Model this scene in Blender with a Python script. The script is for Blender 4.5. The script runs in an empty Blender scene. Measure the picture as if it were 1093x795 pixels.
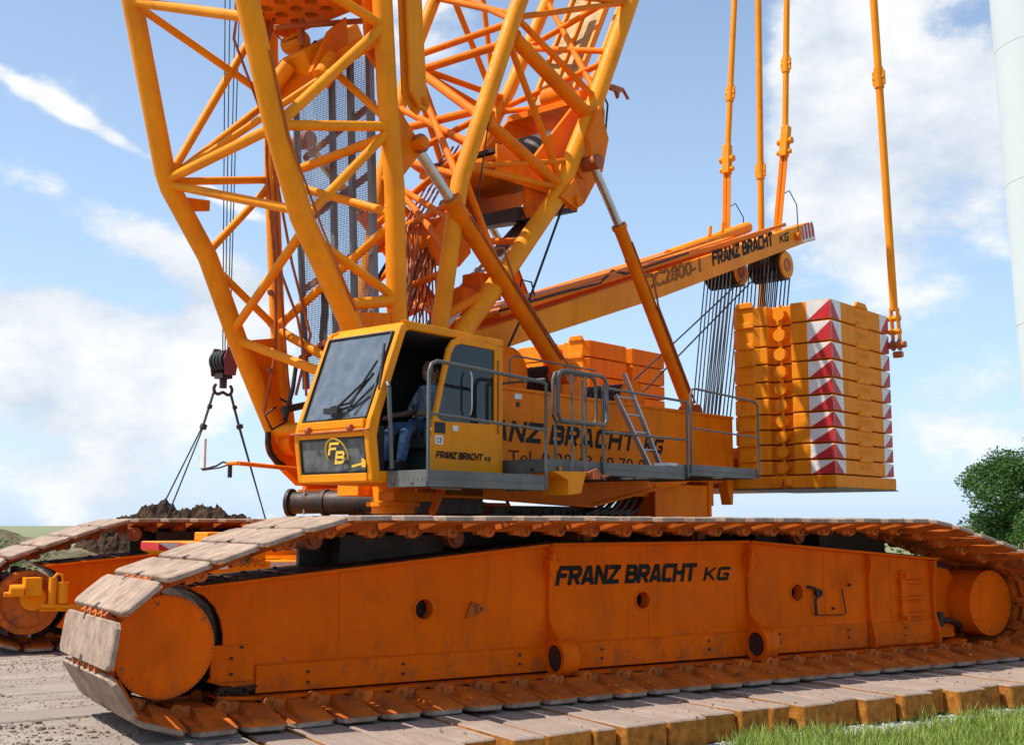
import bpy, bmesh, math, random
from mathutils import Vector, Matrix, noise
random.seed(7)
R = math.radians
scene = bpy.context.scene
col = scene.collection

# ------------------------------------------------------------------ camera
cam_d = bpy.data.cameras.new('camera'); cam = bpy.data.objects.new('camera', cam_d); col.objects.link(cam)
cam.location = (-2.567, -9.17, 1.45)
yaw, pitch = R(58.35), R(7.268)
fwd = Vector((math.cos(yaw)*math.cos(pitch), math.sin(yaw)*math.cos(pitch), math.sin(pitch)))
cam.rotation_euler = fwd.to_track_quat('-Z', 'Y').to_euler()
cam_d.sensor_width = 36; cam_d.lens = 36*1267.57/1093
cam_d.clip_start = .1; cam_d.clip_end = 3000
scene.camera = cam
scene.view_settings.view_transform = 'Standard'; scene.view_settings.look = 'None'
scene.view_settings.exposure = 0.28; scene.view_settings.gamma = 1

# ------------------------------------------------------------------ sun and sky
SUN = Vector((-.926*.5, .377*.5, .866)).normalized()     # direction towards the sun
sd = bpy.data.lights.new('sun', 'SUN'); sd.energy = 4.9; sd.angle = R(.5); sd.color = (1, .95, .86)
so = bpy.data.objects.new('sun', sd); col.objects.link(so); so.rotation_euler = SUN.to_track_quat('Z', 'Y').to_euler()
so.location = (0, 0, 40)
w = bpy.data.worlds.new('World'); scene.world = w; w.use_nodes = True
nt = w.node_tree; nt.nodes.clear()
def N(t, **k):
    n = nt.nodes.new(t)
    for a, b in k.items(): setattr(n, a, b)
    return n
def lk(a, b): nt.links.new(a, b)
def M_(op, a, b=None, c=None):
    n = N('ShaderNodeMath', operation=op)
    for i, v in enumerate((a, b, c)):
        if v is None: continue
        if hasattr(v, 'is_linked'): lk(v, n.inputs[i])
        else: n.inputs[i].default_value = v
    return n.outputs[0]
out = N('ShaderNodeOutputWorld'); bg = N('ShaderNodeBackground')
sky = N('ShaderNodeTexSky', sky_type='NISHITA'); sky.sun_disc = False
sky.sun_elevation = math.asin(SUN.z); sky.sun_rotation = math.atan2(SUN.x, SUN.y)
sky.air_density = 1.0; sky.dust_density = .8; sky.ozone_density = 1.5; sky.altitude = 50
tc = N('ShaderNodeTexCoord'); sp = N('ShaderNodeSeparateXYZ'); lk(tc.outputs['Generated'], sp.inputs[0])
az = M_('ARCTAN2', sp.outputs[1], sp.outputs[0]); el = M_('ARCSINE', sp.outputs[2])
cb = N('ShaderNodeCombineXYZ'); lk(M_('MULTIPLY', az, 57.2958), cb.inputs[0]); lk(M_('MULTIPLY', el, 57.2958), cb.inputs[1])
mp = N('ShaderNodeMapping'); lk(cb.outputs[0], mp.inputs[0]); mp.inputs['Scale'].default_value = (.055, .085, 1)
n1 = N('ShaderNodeTexNoise'); lk(mp.outputs[0], n1.inputs['Vector']); n1.inputs['Scale'].default_value = 1.0
n1.inputs['Detail'].default_value = 9; n1.inputs['Roughness'].default_value = .56; n1.inputs['Distortion'].default_value = .35
n2 = N('ShaderNodeTexNoise'); lk(mp.outputs[0], n2.inputs['Vector']); n2.inputs['Scale'].default_value = 2.6
n2.inputs['Detail'].default_value = 8; n2.inputs['Roughness'].default_value = .6
# cloud banks: (azimuth deg, elevation deg, half width, half height, weight)
banks = [(38, 17, 6.5, 5.0, .34, 0), (44.5, 19, 2.6, 4.5, .30, 0), (42.5, 14, 3, 2.5, .22, 0), (39, 10, 5, 3.5, .10, 0), (37, 5.5, 5, 3.0, .26, 0), (43.4, 23, 3, 2.5, .24, 0), (46, 2, 8, 2.2, .16, 0), (33, 24, 4, 5, .25, 0),
         (80.5, 7.5, 4.6, 3.6, .46, 0), (76.5, 5.5, 3.2, 2.4, .22, 0), (71.5, 9.0, 3.2, 3.2, .42, 0), (60, 2, 16, 2.2, .14, 0), (78, 1.5, 12, 2.6, .18, 0), (63, 21.5, 4, 2.8, .22, 0),
         (78.6, 18.0, 6.5, .50, .30, .43), (72.5, 15.2, 3.0, .40, .24, .43), (79, 14.0, 6.0, 1.3, .24, .40), (74.0, 12.4, 3, .9, .16, .4), (51.5, 19, 4.6, 12, -.45, 0), (82, 23.5, 9, 3.0, -.34, 0), (71, 20, 6, 2.6, -.22, 0), (36.8, 22.5, 3, 1.6, -.12, 0),
         (47.5, 15.5, 1.6, 3, -.2, 0), (120, 14, 30, 9, .3, 0), (0, 20, 25, 12, .3, 0)]
acc = None
AZ, EL = M_('MULTIPLY', az, 57.2958), M_('MULTIPLY', el, 57.2958)
for (a, e, wa, we, wt, sl) in banks:
    ux_ = M_('SUBTRACT', AZ, a); dx = M_('DIVIDE', ux_, wa)
    dy = M_('DIVIDE', M_('SUBTRACT', M_('SUBTRACT', EL, e), M_('MULTIPLY', ux_, sl)), we)
    g = M_('MULTIPLY', M_('EXPONENT', M_('MULTIPLY', M_('ADD', M_('MULTIPLY', dx, dx), M_('MULTIPLY', dy, dy)), -1.0)), wt)
    acc = g if acc is None else M_('ADD', acc, g)
dens = M_('ADD', M_('ADD', M_('MULTIPLY', n1.outputs[0], 1.25), M_('SUBTRACT', M_('MULTIPLY', n2.outputs[0], .70), .175)), acc)
mr = N('ShaderNodeMapRange'); lk(dens, mr.inputs[0]); mr.inputs[1].default_value = .90; mr.inputs[2].default_value = 1.13
mr.interpolation_type = 'SMOOTHERSTEP'
crc = N('ShaderNodeMapRange'); lk(n2.outputs[0], crc.inputs[0]); crc.inputs[1].default_value = .36; crc.inputs[2].default_value = .60
cc = N('ShaderNodeMix', data_type='RGBA'); lk(crc.outputs[0], cc.inputs[0])
cc.inputs[6].default_value = (5.2, 5.9, 6.8, 1); cc.inputs[7].default_value = (8.0, 8.05, 8.1, 1)
hz = N('ShaderNodeMapRange'); lk(M_('MULTIPLY', el, 57.2958), hz.inputs[0]); hz.inputs[1].default_value = 0; hz.inputs[2].default_value = 24
hz.inputs[3].default_value = .62; hz.inputs[4].default_value = .20
hzm = N('ShaderNodeMix', data_type='RGBA'); lk(hz.outputs[0], hzm.inputs[0]); hs_ = N('ShaderNodeHueSaturation'); hs_.inputs['Saturation'].default_value = .95; hs_.inputs['Value'].default_value = 1.3; lk(sky.outputs[0], hs_.inputs['Color']); lk(hs_.outputs[0], hzm.inputs[6]); hzm.inputs[7].default_value = (5.0, 7.2, 10.2, 1)
mx = N('ShaderNodeMix', data_type='RGBA'); lk(M_('MULTIPLY', mr.outputs[0], .95), mx.inputs[0]); lk(hzm.outputs[2], mx.inputs[6]); lk(cc.outputs[2], mx.inputs[7])
lk(mx.outputs[2], bg.inputs[0]); bg.inputs[1].default_value = .105; lk(bg.outputs[0], out.inputs[0])

# ------------------------------------------------------------------ materials
def mat(name, base, rough=.5, metal=0., var=.12, vscale=2., dirt=None, damt=.3, dscale=6., streak=0., bump=.0, bscale=60., spec=.5, coat=0., speck=0., speckc=(.12, .05, .02), splash=0.):
    m = bpy.data.materials.new(name); m.use_nodes = True; t = m.node_tree; b = t.nodes['Principled BSDF']
    def nn(ty, **k):
        x = t.nodes.new(ty)
        for a, c in k.items(): setattr(x, a, c)
        return x
    L = t.links.new
    co = nn('ShaderNodeTexCoord')
    oi = nn('ShaderNodeObjectInfo')
    ofs = nn('ShaderNodeVectorMath', operation='ADD'); L(co.outputs['Object'], ofs.inputs[0])
    ml = nn('ShaderNodeMath', operation='MULTIPLY'); L(oi.outputs['Random'], ml.inputs[0]); ml.inputs[1].default_value = 37.0
    L(ml.outputs[0], ofs.inputs[1])
    V = ofs.outputs[0]
    def noi(s, d=5, r=.6, sc=(1, 1, 1)):
        mp = nn('ShaderNodeMapping'); L(V, mp.inputs[0]); mp.inputs['Scale'].default_value = sc
        x = nn('ShaderNodeTexNoise'); L(mp.outputs[0], x.inputs['Vector']); x.inputs['Scale'].default_value = s
        x.inputs['Detail'].default_value = d; x.inputs['Roughness'].default_value = r; return x.outputs[0]
    def ramp(v, lo, hi, a=0., c=1.):
        x = nn('ShaderNodeMapRange'); L(v, x.inputs[0]); x.inputs[1].default_value = lo; x.inputs[2].default_value = hi
        x.inputs[3].default_value = a; x.inputs[4].default_value = c; return x.outputs[0]
    def mixc(f, a, c):
        x = nn('ShaderNodeMix', data_type='RGBA')
        L(f, x.inputs[0])
        for i, v in ((6, a), (7, c)):
            if isinstance(v, tuple): x.inputs[i].default_value = (*v[:3], 1)
            else: L(v, x.inputs[i])
        return x.outputs[2]
    dark = tuple(c*(1-var*1.5) for c in base); lite = tuple(min(1, c*(1+var)) for c in base)
    c = mixc(ramp(noi(vscale), .3, .7), dark, lite)
    if dirt:
        c = mixc(ramp(noi(dscale, 8, .7), .48, .72, 0, damt), c, dirt)
    if streak:
        c = mixc(ramp(noi(9, 6, .65, (1, 1, .12)), .5, .75, 0, streak), c, tuple(q*.35 for q in base))
    if splash:
        sx_ = nn('ShaderNodeSeparateXYZ'); L(co.outputs['Object'], sx_.inputs[0])
        hgt = ramp(sx_.outputs[2], .05, .75, .17, -.10); sm = nn('ShaderNodeMath', operation='ADD'); L(noi(7, 9, .72), sm.inputs[0]); L(hgt, sm.inputs[1])
        c = mixc(ramp(sm.outputs[0], .57, .72, 0, splash), c, (.17, .075, .03))
        c = mixc(ramp(noi(1.7, 3, .5), .62, .74, 0, .45), c, tuple(q*.45 for q in base))
    if speck:
        c = mixc(ramp(noi(45, 3, .7), .66, .72, 0, speck), c, speckc)
    L(c, b.inputs['Base Color'])
    L(ramp(noi(8, 6), .3, .7, max(.05, rough-.12), min(1, rough+.15)), b.inputs['Roughness'])
    b.inputs['Metallic'].default_value = metal
    b.inputs['Specular IOR Level'].default_value = spec
    b.inputs['Coat Weight'].default_value = coat
    if bump:
        bp = nn('ShaderNodeBump'); bp.inputs['Strength'].default_value = bump; bp.inputs['Distance'].default_value = .02
        L(noi(bscale, 6, .6), bp.inputs['Height']); L(bp.outputs[0], b.inputs['Normal'])
    return m
ORANGE = mat('orange_paint', (.86, .190, .002), .5, spec=.10, var=.10, dirt=(.45, .10, .012), damt=.45, dscale=2.5, streak=.28, bump=.06, bscale=25, speck=.5)
CRAWL = mat('crawler_orange_paint', (.88, .142, .001), .5, var=.08, vscale=1.2, dirt=(.45, .10, .012), damt=.5, dscale=1.8, streak=.24, bump=.08, bscale=20, speck=.8, spec=.06, splash=.42)
YELLOW = mat('yellow_paint', (.88, .285, .004), .5, spec=.16, var=.08, dirt=(.55, .15, .012), damt=.4, dscale=3, streak=.25, bump=.05, bscale=25, speck=.4)
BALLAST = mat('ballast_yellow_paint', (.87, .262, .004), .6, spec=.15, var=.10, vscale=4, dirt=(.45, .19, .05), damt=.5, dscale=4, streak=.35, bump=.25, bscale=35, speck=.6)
RED = mat('red_marking', (.50, .012, .016), .5, var=.15, dirt=(.3, .05, .04), damt=.4, speck=.4, speckc=(.6, .5, .4))
WHITE = mat('white_marking', (.74, .72, .68), .55, var=.08, dirt=(.45, .4, .33), damt=.5, speck=.5)
BLACKP = mat('black_lettering', (.010, .008, .007), .6, var=.3, dirt=(.10, .035, .01), damt=.25, dscale=9, spec=.2)
YELLP = mat('yellow_lettering', (.85, .50, .03), .5)
GREY = mat('grey_steel', (.125, .13, .12), .55, metal=.3, var=.2, dirt=(.25, .2, .16), damt=.4, bump=.1)
RAIL = mat('grey_railing', (.115, .115, .105), .5, metal=.3, var=.2, dirt=(.12, .1, .08), damt=.5, speck=.6)
CHROME = mat('hydraulic_rod_steel', (.55, .55, .52), .28, metal=.9, var=.1, dirt=(.3, .27, .22), damt=.5)
STRG = mat('dull_grey_steel_section', (.20, .20, .20), .5, metal=.4, var=.2, dirt=(.14, .08, .04), damt=.5)
ALU = mat('aluminium', (.50, .50, .48), .4, metal=.7, var=.15, dirt=(.3, .27, .22), damt=.4)
BLACK = mat('black_rubber', (.014, .014, .015), .55, var=.3, bump=.1)
DARK = mat('dark_oily_steel', (.035, .026, .020), .55, metal=.2, var=.4, dirt=(.12, .05, .02), damt=.6, bump=.2)
TRACKP = mat('dirty_orange_track_paint', (.56, .125, .010), .6, var=.25, dirt=(.13, .06, .03), damt=.9, dscale=6, bump=.25, bscale=30, speck=.6, spec=.25)
RUST = mat('rusty_orange_steel', (.42, .095, .015), .6, var=.25, dirt=(.16, .07, .035), damt=.7, dscale=7, bump=.25, bscale=30, speck=.5)
SHOE = mat('worn_dusty_shoe', (.37, .265, .195), .85, var=.24, vscale=7, dirt=(.17, .10, .06), damt=.7, spec=.2, dscale=5, bump=.4, bscale=22, speck=.6, speckc=(.09, .05, .03))
ROPE = mat('steel_rope', (.05, .055, .065), .5, metal=.5, var=.3)
SOIL = mat('dark_soil', (.070, .040, .024), .95, spec=.1, var=.4, vscale=4, bump=.9, bscale=8)
SKIN = mat('skin', (.36, .175, .11), .5, var=.08)
JEANS = mat('denim', (.05, .11, .24), .85, var=.3, vscale=14, dirt=(.30, .38, .48), damt=.6, dscale=9)
SHIRT = mat('checked_shirt', (.28, .36, .46), .85, var=.4, vscale=22, dirt=(.05, .09, .22), damt=.9, dscale=26)
HAIR = mat('dark_hair', (.02, .013, .009), .6)
SEAT = mat('dark_green_seat', (.045, .075, .055), .7)
CABIN = mat('cab_interior_lining', (.022, .020, .020), .8)
TOWER = mat('white_tower_coating', (.60, .635, .63), .42, var=.02, vscale=.3)
BARK = mat('bark', (.10, .07, .045), .9, var=.3, bump=.5, bscale=10)

def glass(name, tint, dust, gl):
    m = bpy.data.materials.new(name); m.use_nodes = True; t = m.node_tree; t.nodes.clear(); L = t.links.new
    o = t.nodes.new('ShaderNodeOutputMaterial'); tr = t.nodes.new('ShaderNodeBsdfTransparent'); tr.inputs[0].default_value = (*tint, 1)
    gs = t.nodes.new('ShaderNodeBsdfGlossy'); gs.inputs['Roughness'].default_value = .03; gs.inputs[0].default_value = (.9, .95, .95, 1)
    df = t.nodes.new('ShaderNodeBsdfDiffuse'); df.inputs[0].default_value = (.42, .45, .44, 1)
    lw = t.nodes.new('ShaderNodeLayerWeight'); lw.inputs[0].default_value = .5; pw = t.nodes.new('ShaderNodeMath'); pw.operation = 'POWER'; L(lw.outputs['Facing'], pw.inputs[0]); pw.inputs[1].default_value = 5.
    ad = t.nodes.new('ShaderNodeMath'); ad.operation = 'MULTIPLY_ADD'; L(pw.outputs[0], ad.inputs[0]); ad.inputs[1].default_value = .9; ad.inputs[2].default_value = .05+gl
    m1 = t.nodes.new('ShaderNodeMixShader'); L(ad.outputs[0], m1.inputs[0]); L(tr.outputs[0], m1.inputs[1]); L(gs.outputs[0], m1.inputs[2])
    m2 = t.nodes.new('ShaderNodeMixShader'); co = t.nodes.new('ShaderNodeTexCoord'); nz = t.nodes.new('ShaderNodeTexNoise'); L(co.outputs['Object'], nz.inputs[0])
    nz.inputs['Scale'].default_value = 9; nz.inputs['Detail'].default_value = 8
    r = t.nodes.new('ShaderNodeMapRange'); L(nz.outputs[0], r.inputs[0]); r.inputs[1].default_value = .35; r.inputs[2].default_value = .75
    r.inputs[3].default_value = dust*.5; r.inputs[4].default_value = dust*1.6
    L(r.outputs[0], m2.inputs[0]); L(m1.outputs[0], m2.inputs[1]); L(df.outputs[0], m2.inputs[2]); L(m2.outputs[0], o.inputs[0])
    return m
GLASS = glass('dusty_windscreen_glass', (.36, .43, .43), .16, .24)
LGLASS = glass('lower_window_glass', (.10, .14, .16), .25, .02)
DGLASS = glass('dark_tinted_glass', (.20, .24, .25), .03, .0)

def perforated():
    m = bpy.data.materials.new('perforated_sheet'); m.use_nodes = True; t = m.node_tree; b = t.nodes['Principled BSDF']; L = t.links.new
    b.inputs['Base Color'].default_value = (.15, .155, .16, 1); b.inputs['Metallic'].default_value = .5; b.inputs['Roughness'].default_value = .5
    co = t.nodes.new('ShaderNodeTexCoord'); v = t.nodes.new('ShaderNodeTexVoronoi'); v.inputs['Scale'].default_value = 40; v.inputs['Randomness'].default_value = 0
    mp = t.nodes.new('ShaderNodeMapping'); mp.inputs['Rotation'].default_value = (0, 0, R(-18)); m2 = t.nodes.new('ShaderNodeMapping'); m2.inputs['Scale'].default_value = (0, 1, 1)
    L(co.outputs['Object'], mp.inputs[0]); L(mp.outputs[0], m2.inputs[0]); L(m2.outputs[0], v.inputs[0])
    g = t.nodes.new('ShaderNodeMath'); g.operation = 'GREATER_THAN'; g.inputs[1].default_value = .40; L(v.outputs['Distance'], g.inputs[0]); L(g.outputs[0], b.inputs['Alpha'])
    return m
PERF = perforated()

# ------------------------------------------------------------------ mesh helpers
YAWS = R(18); CS, SN = math.cos(YAWS), math.sin(YAWS)
ORG = Vector((4.86, 3.8, 0))
def S(p): return Vector((ORG.x+CS*p[0]-SN*p[1], ORG.y+SN*p[0]+CS*p[1], p[2]))     # superstructure frame -> world
def I(p): return Vector(p)
class MB:
    def __init__(s, xf=I): s.v = []; s.f = []; s.sm = []; s.mi = []; s.xf = xf; s.cur = 0; s.marks = []
    def new(s): s.marks.append((len(s.v), len(s.f)))
    def add(s, vs, fs, smooth=False):
        o = len(s.v); s.v += [s.xf(p) for p in vs]
        for f in fs: s.f.append([i+o for i in f]); s.sm.append(smooth); s.mi.append(s.cur)
        return s
    def bx(s, x0, x1, y0, y1, z0, z1):
        s.new()
        vs = [(x, y, z) for x in (x0, x1) for y in (y0, y1) for z in (z0, z1)]
        return s.add(vs, [(0, 1, 3, 2), (4, 6, 7, 5), (0, 4, 5, 1), (2, 3, 7, 6), (0, 2, 6, 4), (1, 5, 7, 3)])
    def beam(s, a, b, w, h, up=(0, 0, 1)):         # rectangular bar from a to b
        s.new()
        a, b = Vector(a), Vector(b); d = (b-a).normalized(); u = Vector(up); r = d.cross(u).normalized(); u = r.cross(d)
        vs = [p+r*i*w/2+u*j*h/2 for p in (a, b) for i in (-1, 1) for j in (-1, 1)]
        return s.add(vs, [(0, 1, 3, 2), (4, 6, 7, 5), (0, 4, 5, 1), (2, 3, 7, 6), (0, 2, 6, 4), (1, 5, 7, 3)])
    def prism(s, poly, axis, a, b):                # poly in the two other axes, extruded along axis from a to b
        s.new()
        def P(q, t):
            l = list(q); l.insert(axis, t); return tuple(l)
        n = len(poly); vs = [P(q, a) for q in poly]+[P(q, b) for q in poly]
        fs = [tuple(range(n)), tuple(range(2*n-1, n-1, -1))]+[(i, (i+1) % n, (i+1) % n+n, i+n) for i in range(n)]
        return s.add(vs, fs)
    def cyl(s, a, b, r, n=16, r2=None, caps=True):
        s.new()
        a, b = Vector(a), Vector(b); r2 = r if r2 is None else r2; d = (b-a).normalized()
        u = d.orthogonal().normalized(); v = d.cross(u)
        ra = [a+(u*math.cos(t)+v*math.sin(t))*r for t in [2*math.pi*i/n for i in range(n)]]
        rb = [b+(u*math.cos(t)+v*math.sin(t))*r2 for t in [2*math.pi*i/n for i in range(n)]]
        s.add(ra+rb, [(i, (i+1) % n, (i+1) % n+n, i+n) for i in range(n)], True)
        if caps: s.add(ra, [tuple(range(n))]); s.add(rb, [tuple(range(n))])
        return s
    def ring(s, a, b, r, ri, n=24):                # tube with a bore
        s.new()
        a, b = Vector(a), Vector(b); d = (b-a).normalized(); u = d.orthogonal().normalized(); v = d.cross(u)
        def c(p, q): return [p+(u*math.cos(2*math.pi*i/n)+v*math.sin(2*math.pi*i/n))*q for i in range(n)]
        A, B, C_, D = c(a, r), c(b, r), c(a, ri), c(b, ri); q = lambda o: [(i, (i+1) % n, (i+1) % n+n, i+n) for i in range(n)]
        s.add(A+B, q(0), True); s.add(C_+D, q(0), True); s.add(A+C_, q(0)); s.add(B+D, q(0)); return s
    def tube(s, pts, r, n=8):
        s.new()
        pts = [Vector(p) for p in pts]; rings = []; u = None
        for i, p in enumerate(pts):
            d = ((pts[min(i+1, len(pts)-1)]-pts[max(i-1, 0)])).normalized()
            u = d.orthogonal().normalized() if u is None else (u-d*u.dot(d)).normalized()
            v = d.cross(u); rings.append([p+(u*math.cos(2*math.pi*k/n)+v*math.sin(2*math.pi*k/n))*r for k in range(n)])
        vs = [q for g in rings for q in g]
        fs = [(i*n+k, i*n+(k+1) % n, (i+1)*n+(k+1) % n, (i+1)*n+k) for i in range(len(pts)-1) for k in range(n)]
        s.add(vs, fs, True); s.add(rings[0], [tuple(range(n))]); s.add(rings[-1], [tuple(range(n))]); return s
    def plate(s, outline, holes, axis, a, b):      # flat plate with round holes (cx, cy, r)
        s.new()
        bm = bmesh.new(); loops = [outline]+[[(cx+r*math.cos(2*math.pi*i/24), cy+r*math.sin(2*math.pi*i/24)) for i in range(24)] for cx, cy, r in holes]
        es = []
        for lp in loops:
            vv = [bm.verts.new((x, y, 0)) for x, y in lp]
            es += [bm.edges.new((vv[i], vv[(i+1) % len(vv)])) for i in range(len(vv))]
        bmesh.ops.triangle_fill(bm, edges=es, use_beauty=True, use_dissolve=False)
        bm.verts.index_update(); P2 = [(v.co.x, v.co.y) for v in bm.verts]; F = [tuple(v.index for v in f.verts) for f in bm.faces]; bm.free()
        def P(q, t):
            l = list(q); l.insert(axis, t); return tuple(l)
        s.add([P(q, a) for q in P2], F); s.add([P(q, b) for q in P2], F)
        for lp in loops:
            n = len(lp); s.add([P(q, a) for q in lp]+[P(q, b) for q in lp], [(i, (i+1) % n, (i+1) % n+n, i+n) for i in range(n)])
        return s
    def each(s, name, m, parent=None, bevel=0):       # every primitive becomes an object of its own
        mk = s.marks+[(len(s.v), len(s.f))]; res = []
        for (v0, f0), (v1, f1) in zip(mk, mk[1:]):
            t = MB(); t.v = s.v[v0:v1]; t.f = [[i-v0 for i in f] for f in s.f[f0:f1]]; t.sm = s.sm[f0:f1]; t.mi = s.mi[f0:f1]; res.append(t.build(name, m, parent, bevel))
        return res
    def build(s, name, m, parent=None, bevel=0, recalc=True, origin=None):
        og = Vector(origin) if origin is not None else Vector((0, 0, 0)); q = parent
        while q is not None: og = og+q.location if origin is None else og; q = q.parent
        me = bpy.data.meshes.new(name); me.from_pydata([p-og for p in s.v], [], s.f)
        ms = m if isinstance(m, (list, tuple)) else [m]
        for x in ms: me.materials.append(x)
        me.polygons.foreach_set('use_smooth', s.sm); me.polygons.foreach_set('material_index', s.mi)
        if recalc:
            bm = bmesh.new(); bm.from_mesh(me); bmesh.ops.recalc_face_normals(bm, faces=bm.faces); bm.to_mesh(me); bm.free()
        me.update(); o = bpy.data.objects.new(name, me); col.objects.link(o)
        if parent is not None: o.parent = parent
        elif origin is not None: o.location = og
        if bevel:
            b = o.modifiers.new('bevel', 'BEVEL'); b.width = bevel; b.segments = 2; b.limit_method = 'ANGLE'; b.angle_limit = R(40)
        return o
def tag(o, label=None, cat=None, group=None, kind=None):
    for k, v in (('label', label), ('category', cat), ('group', group), ('kind', kind)):
        if v: o[k] = v
    return o
def empty(name, loc, parent=None):
    o = bpy.data.objects.new(name, None); o.empty_display_size = .3; col.objects.link(o); o.location = loc
    if parent is not None: o.parent = parent
    return o
def lettering(txt, P, ux, uz, n, wd, ht, m, parent, shear=.0, bold=.0, name='lettering', outline=False, xf=I):
    cu = bpy.data.curves.new('t', 'FONT'); cu.body = txt; cu.shear = shear; cu.offset = bold; cu.resolution_u = 3
    if outline: cu.fill_mode = 'NONE'; cu.bevel_depth = .018; cu.bevel_resolution = 0
    ob = bpy.data.objects.new('t', cu); col.objects.link(ob); bpy.context.view_layer.update()
    me = bpy.data.meshes.new_from_object(ob.evaluated_get(bpy.context.evaluated_depsgraph_get()))
    bpy.data.objects.remove(ob)
    vs = [v.co.copy() for v in me.vertices]; fs = [tuple(f.vertices) for f in me.polygons]; bpy.data.meshes.remove(me)
    x0, x1 = min(v.x for v in vs), max(v.x for v in vs); y0, y1 = min(v.y for v in vs), max(v.y for v in vs)
    P, ux, uz, n = Vector(P), Vector(ux), Vector(uz), Vector(n)
    q = MB(xf); q.add([P+ux*((v.x-x0)/(x1-x0)*wd)+uz*((v.y-y0)/(y1-y0)*ht)+n*(v.z*.02) for v in vs], fs)
    return q.build(name, m, parent, recalc=False)

GLY = {   # heavy block letters as thick strokes in a unit cell (width, strokes)
 'F': (.82, [((0, 0), (0, 1)), ((0, .88), (.80, .88)), ((0, .5), (.62, .5))]), 'R': (.9, [((0, 0), (0, 1)), ((0, .88), (.62, .88), (.76, .76), (.76, .58), (.62, .46), (0, .46)), ((.34, .46), (.78, 0))]),
 'A': (.95, [((0, 0), (.36, 1)), ((.46, 1), (.82, 0)), ((.16, .26), (.66, .26))]), 'N': (.92, [((0, 0), (0, 1)), ((.78, 0), (.78, 1)), ((.04, .94), (.74, .06))]),
 'Z': (.86, [((-.06, .88), (.84, .88)), ((.72, .84), (.06, .16)), ((-.06, .12), (.84, .12))]), 'B': (.9, [((0, 0), (0, 1)), ((0, .88), (.60, .88), (.72, .78), (.72, .62), (.60, .52), (0, .52)), ((.5, .52), (.66, .52), (.78, .42), (.78, .22), (.66, .12), (0, .12))]),
 'C': (.86, [((.80, .88), (.08, .88), (0, .80), (0, .20), (.08, .12), (.72, .12))]), 'H': (.92, [((0, 0), (0, 1)), ((.78, 0), (.78, 1)), ((0, .5), (.78, .5))]),
 'T': (.84, [((-.06, .88), (.84, .88)), ((.38, 0), (.38, .9))]), 'K': (.86, [((0, 0), (0, 1)), ((.06, .44), (.72, 1)), ((.22, .56), (.76, 0))]), 'G': (.9, [((.80, .88), (.08, .88), (0, .80), (0, .20), (.08, .12), (.76, .12), (.76, .46), (.44, .46))]), ' ': (.35, [])}
def block_letters(txt, P, ux, uz, n, wd, ht, m, parent, shear=.26, th=.27, xf=I, name='lettering'):
    P, ux, uz, n = Vector(P), Vector(ux), Vector(uz), Vector(n); tot = 0; gap = .20
    for ch in txt: tot += GLY[ch][0]+gap
    tot += shear-gap; k = wd/tot; q = MB(xf); x = th/2; cnt_ = 0
    for ch in txt:
        w_, st = GLY[ch]
        for pl in st:
            for (a, b) in zip(pl, pl[1:]):
                dx, dy = (b[0]-a[0]), (b[1]-a[1]); sx = k/ht       # keep stroke width even in metres
                vx, vy = dx*k, dy*ht; L_ = math.hypot(vx, vy); nx, ny = -vy/L_*th*ht/2*.86, vx/L_*th*ht/2*.86
                ex_, ey_ = vx/L_*th*ht*.22, vy/L_*th*ht*.22
                if a[1] in (0, 1) : a0 = 0
                else: a0 = 1
                b0 = 0 if b[1] in (0, 1) else 1
                c = [((x+a[0])*k+nx-ex_*a0, a[1]*ht+ny-ey_*a0), ((x+b[0])*k+nx+ex_*b0, b[1]*ht+ny+ey_*b0), ((x+b[0])*k-nx+ex_*b0, b[1]*ht-ny+ey_*b0), ((x+a[0])*k-nx-ex_*a0, a[1]*ht-ny-ey_*a0)]
                cnt_ += 1; q.add([P+ux*(cx+max(0, min(1, cy/ht))*shear*k)+uz*max(0, min(ht, cy))+n*(.0007*(cnt_ % 9)) for cx, cy in c], [(0, 1, 2, 3)])
        x += w_+gap
    return q.build(name, m, parent, recalc=False)

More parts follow.
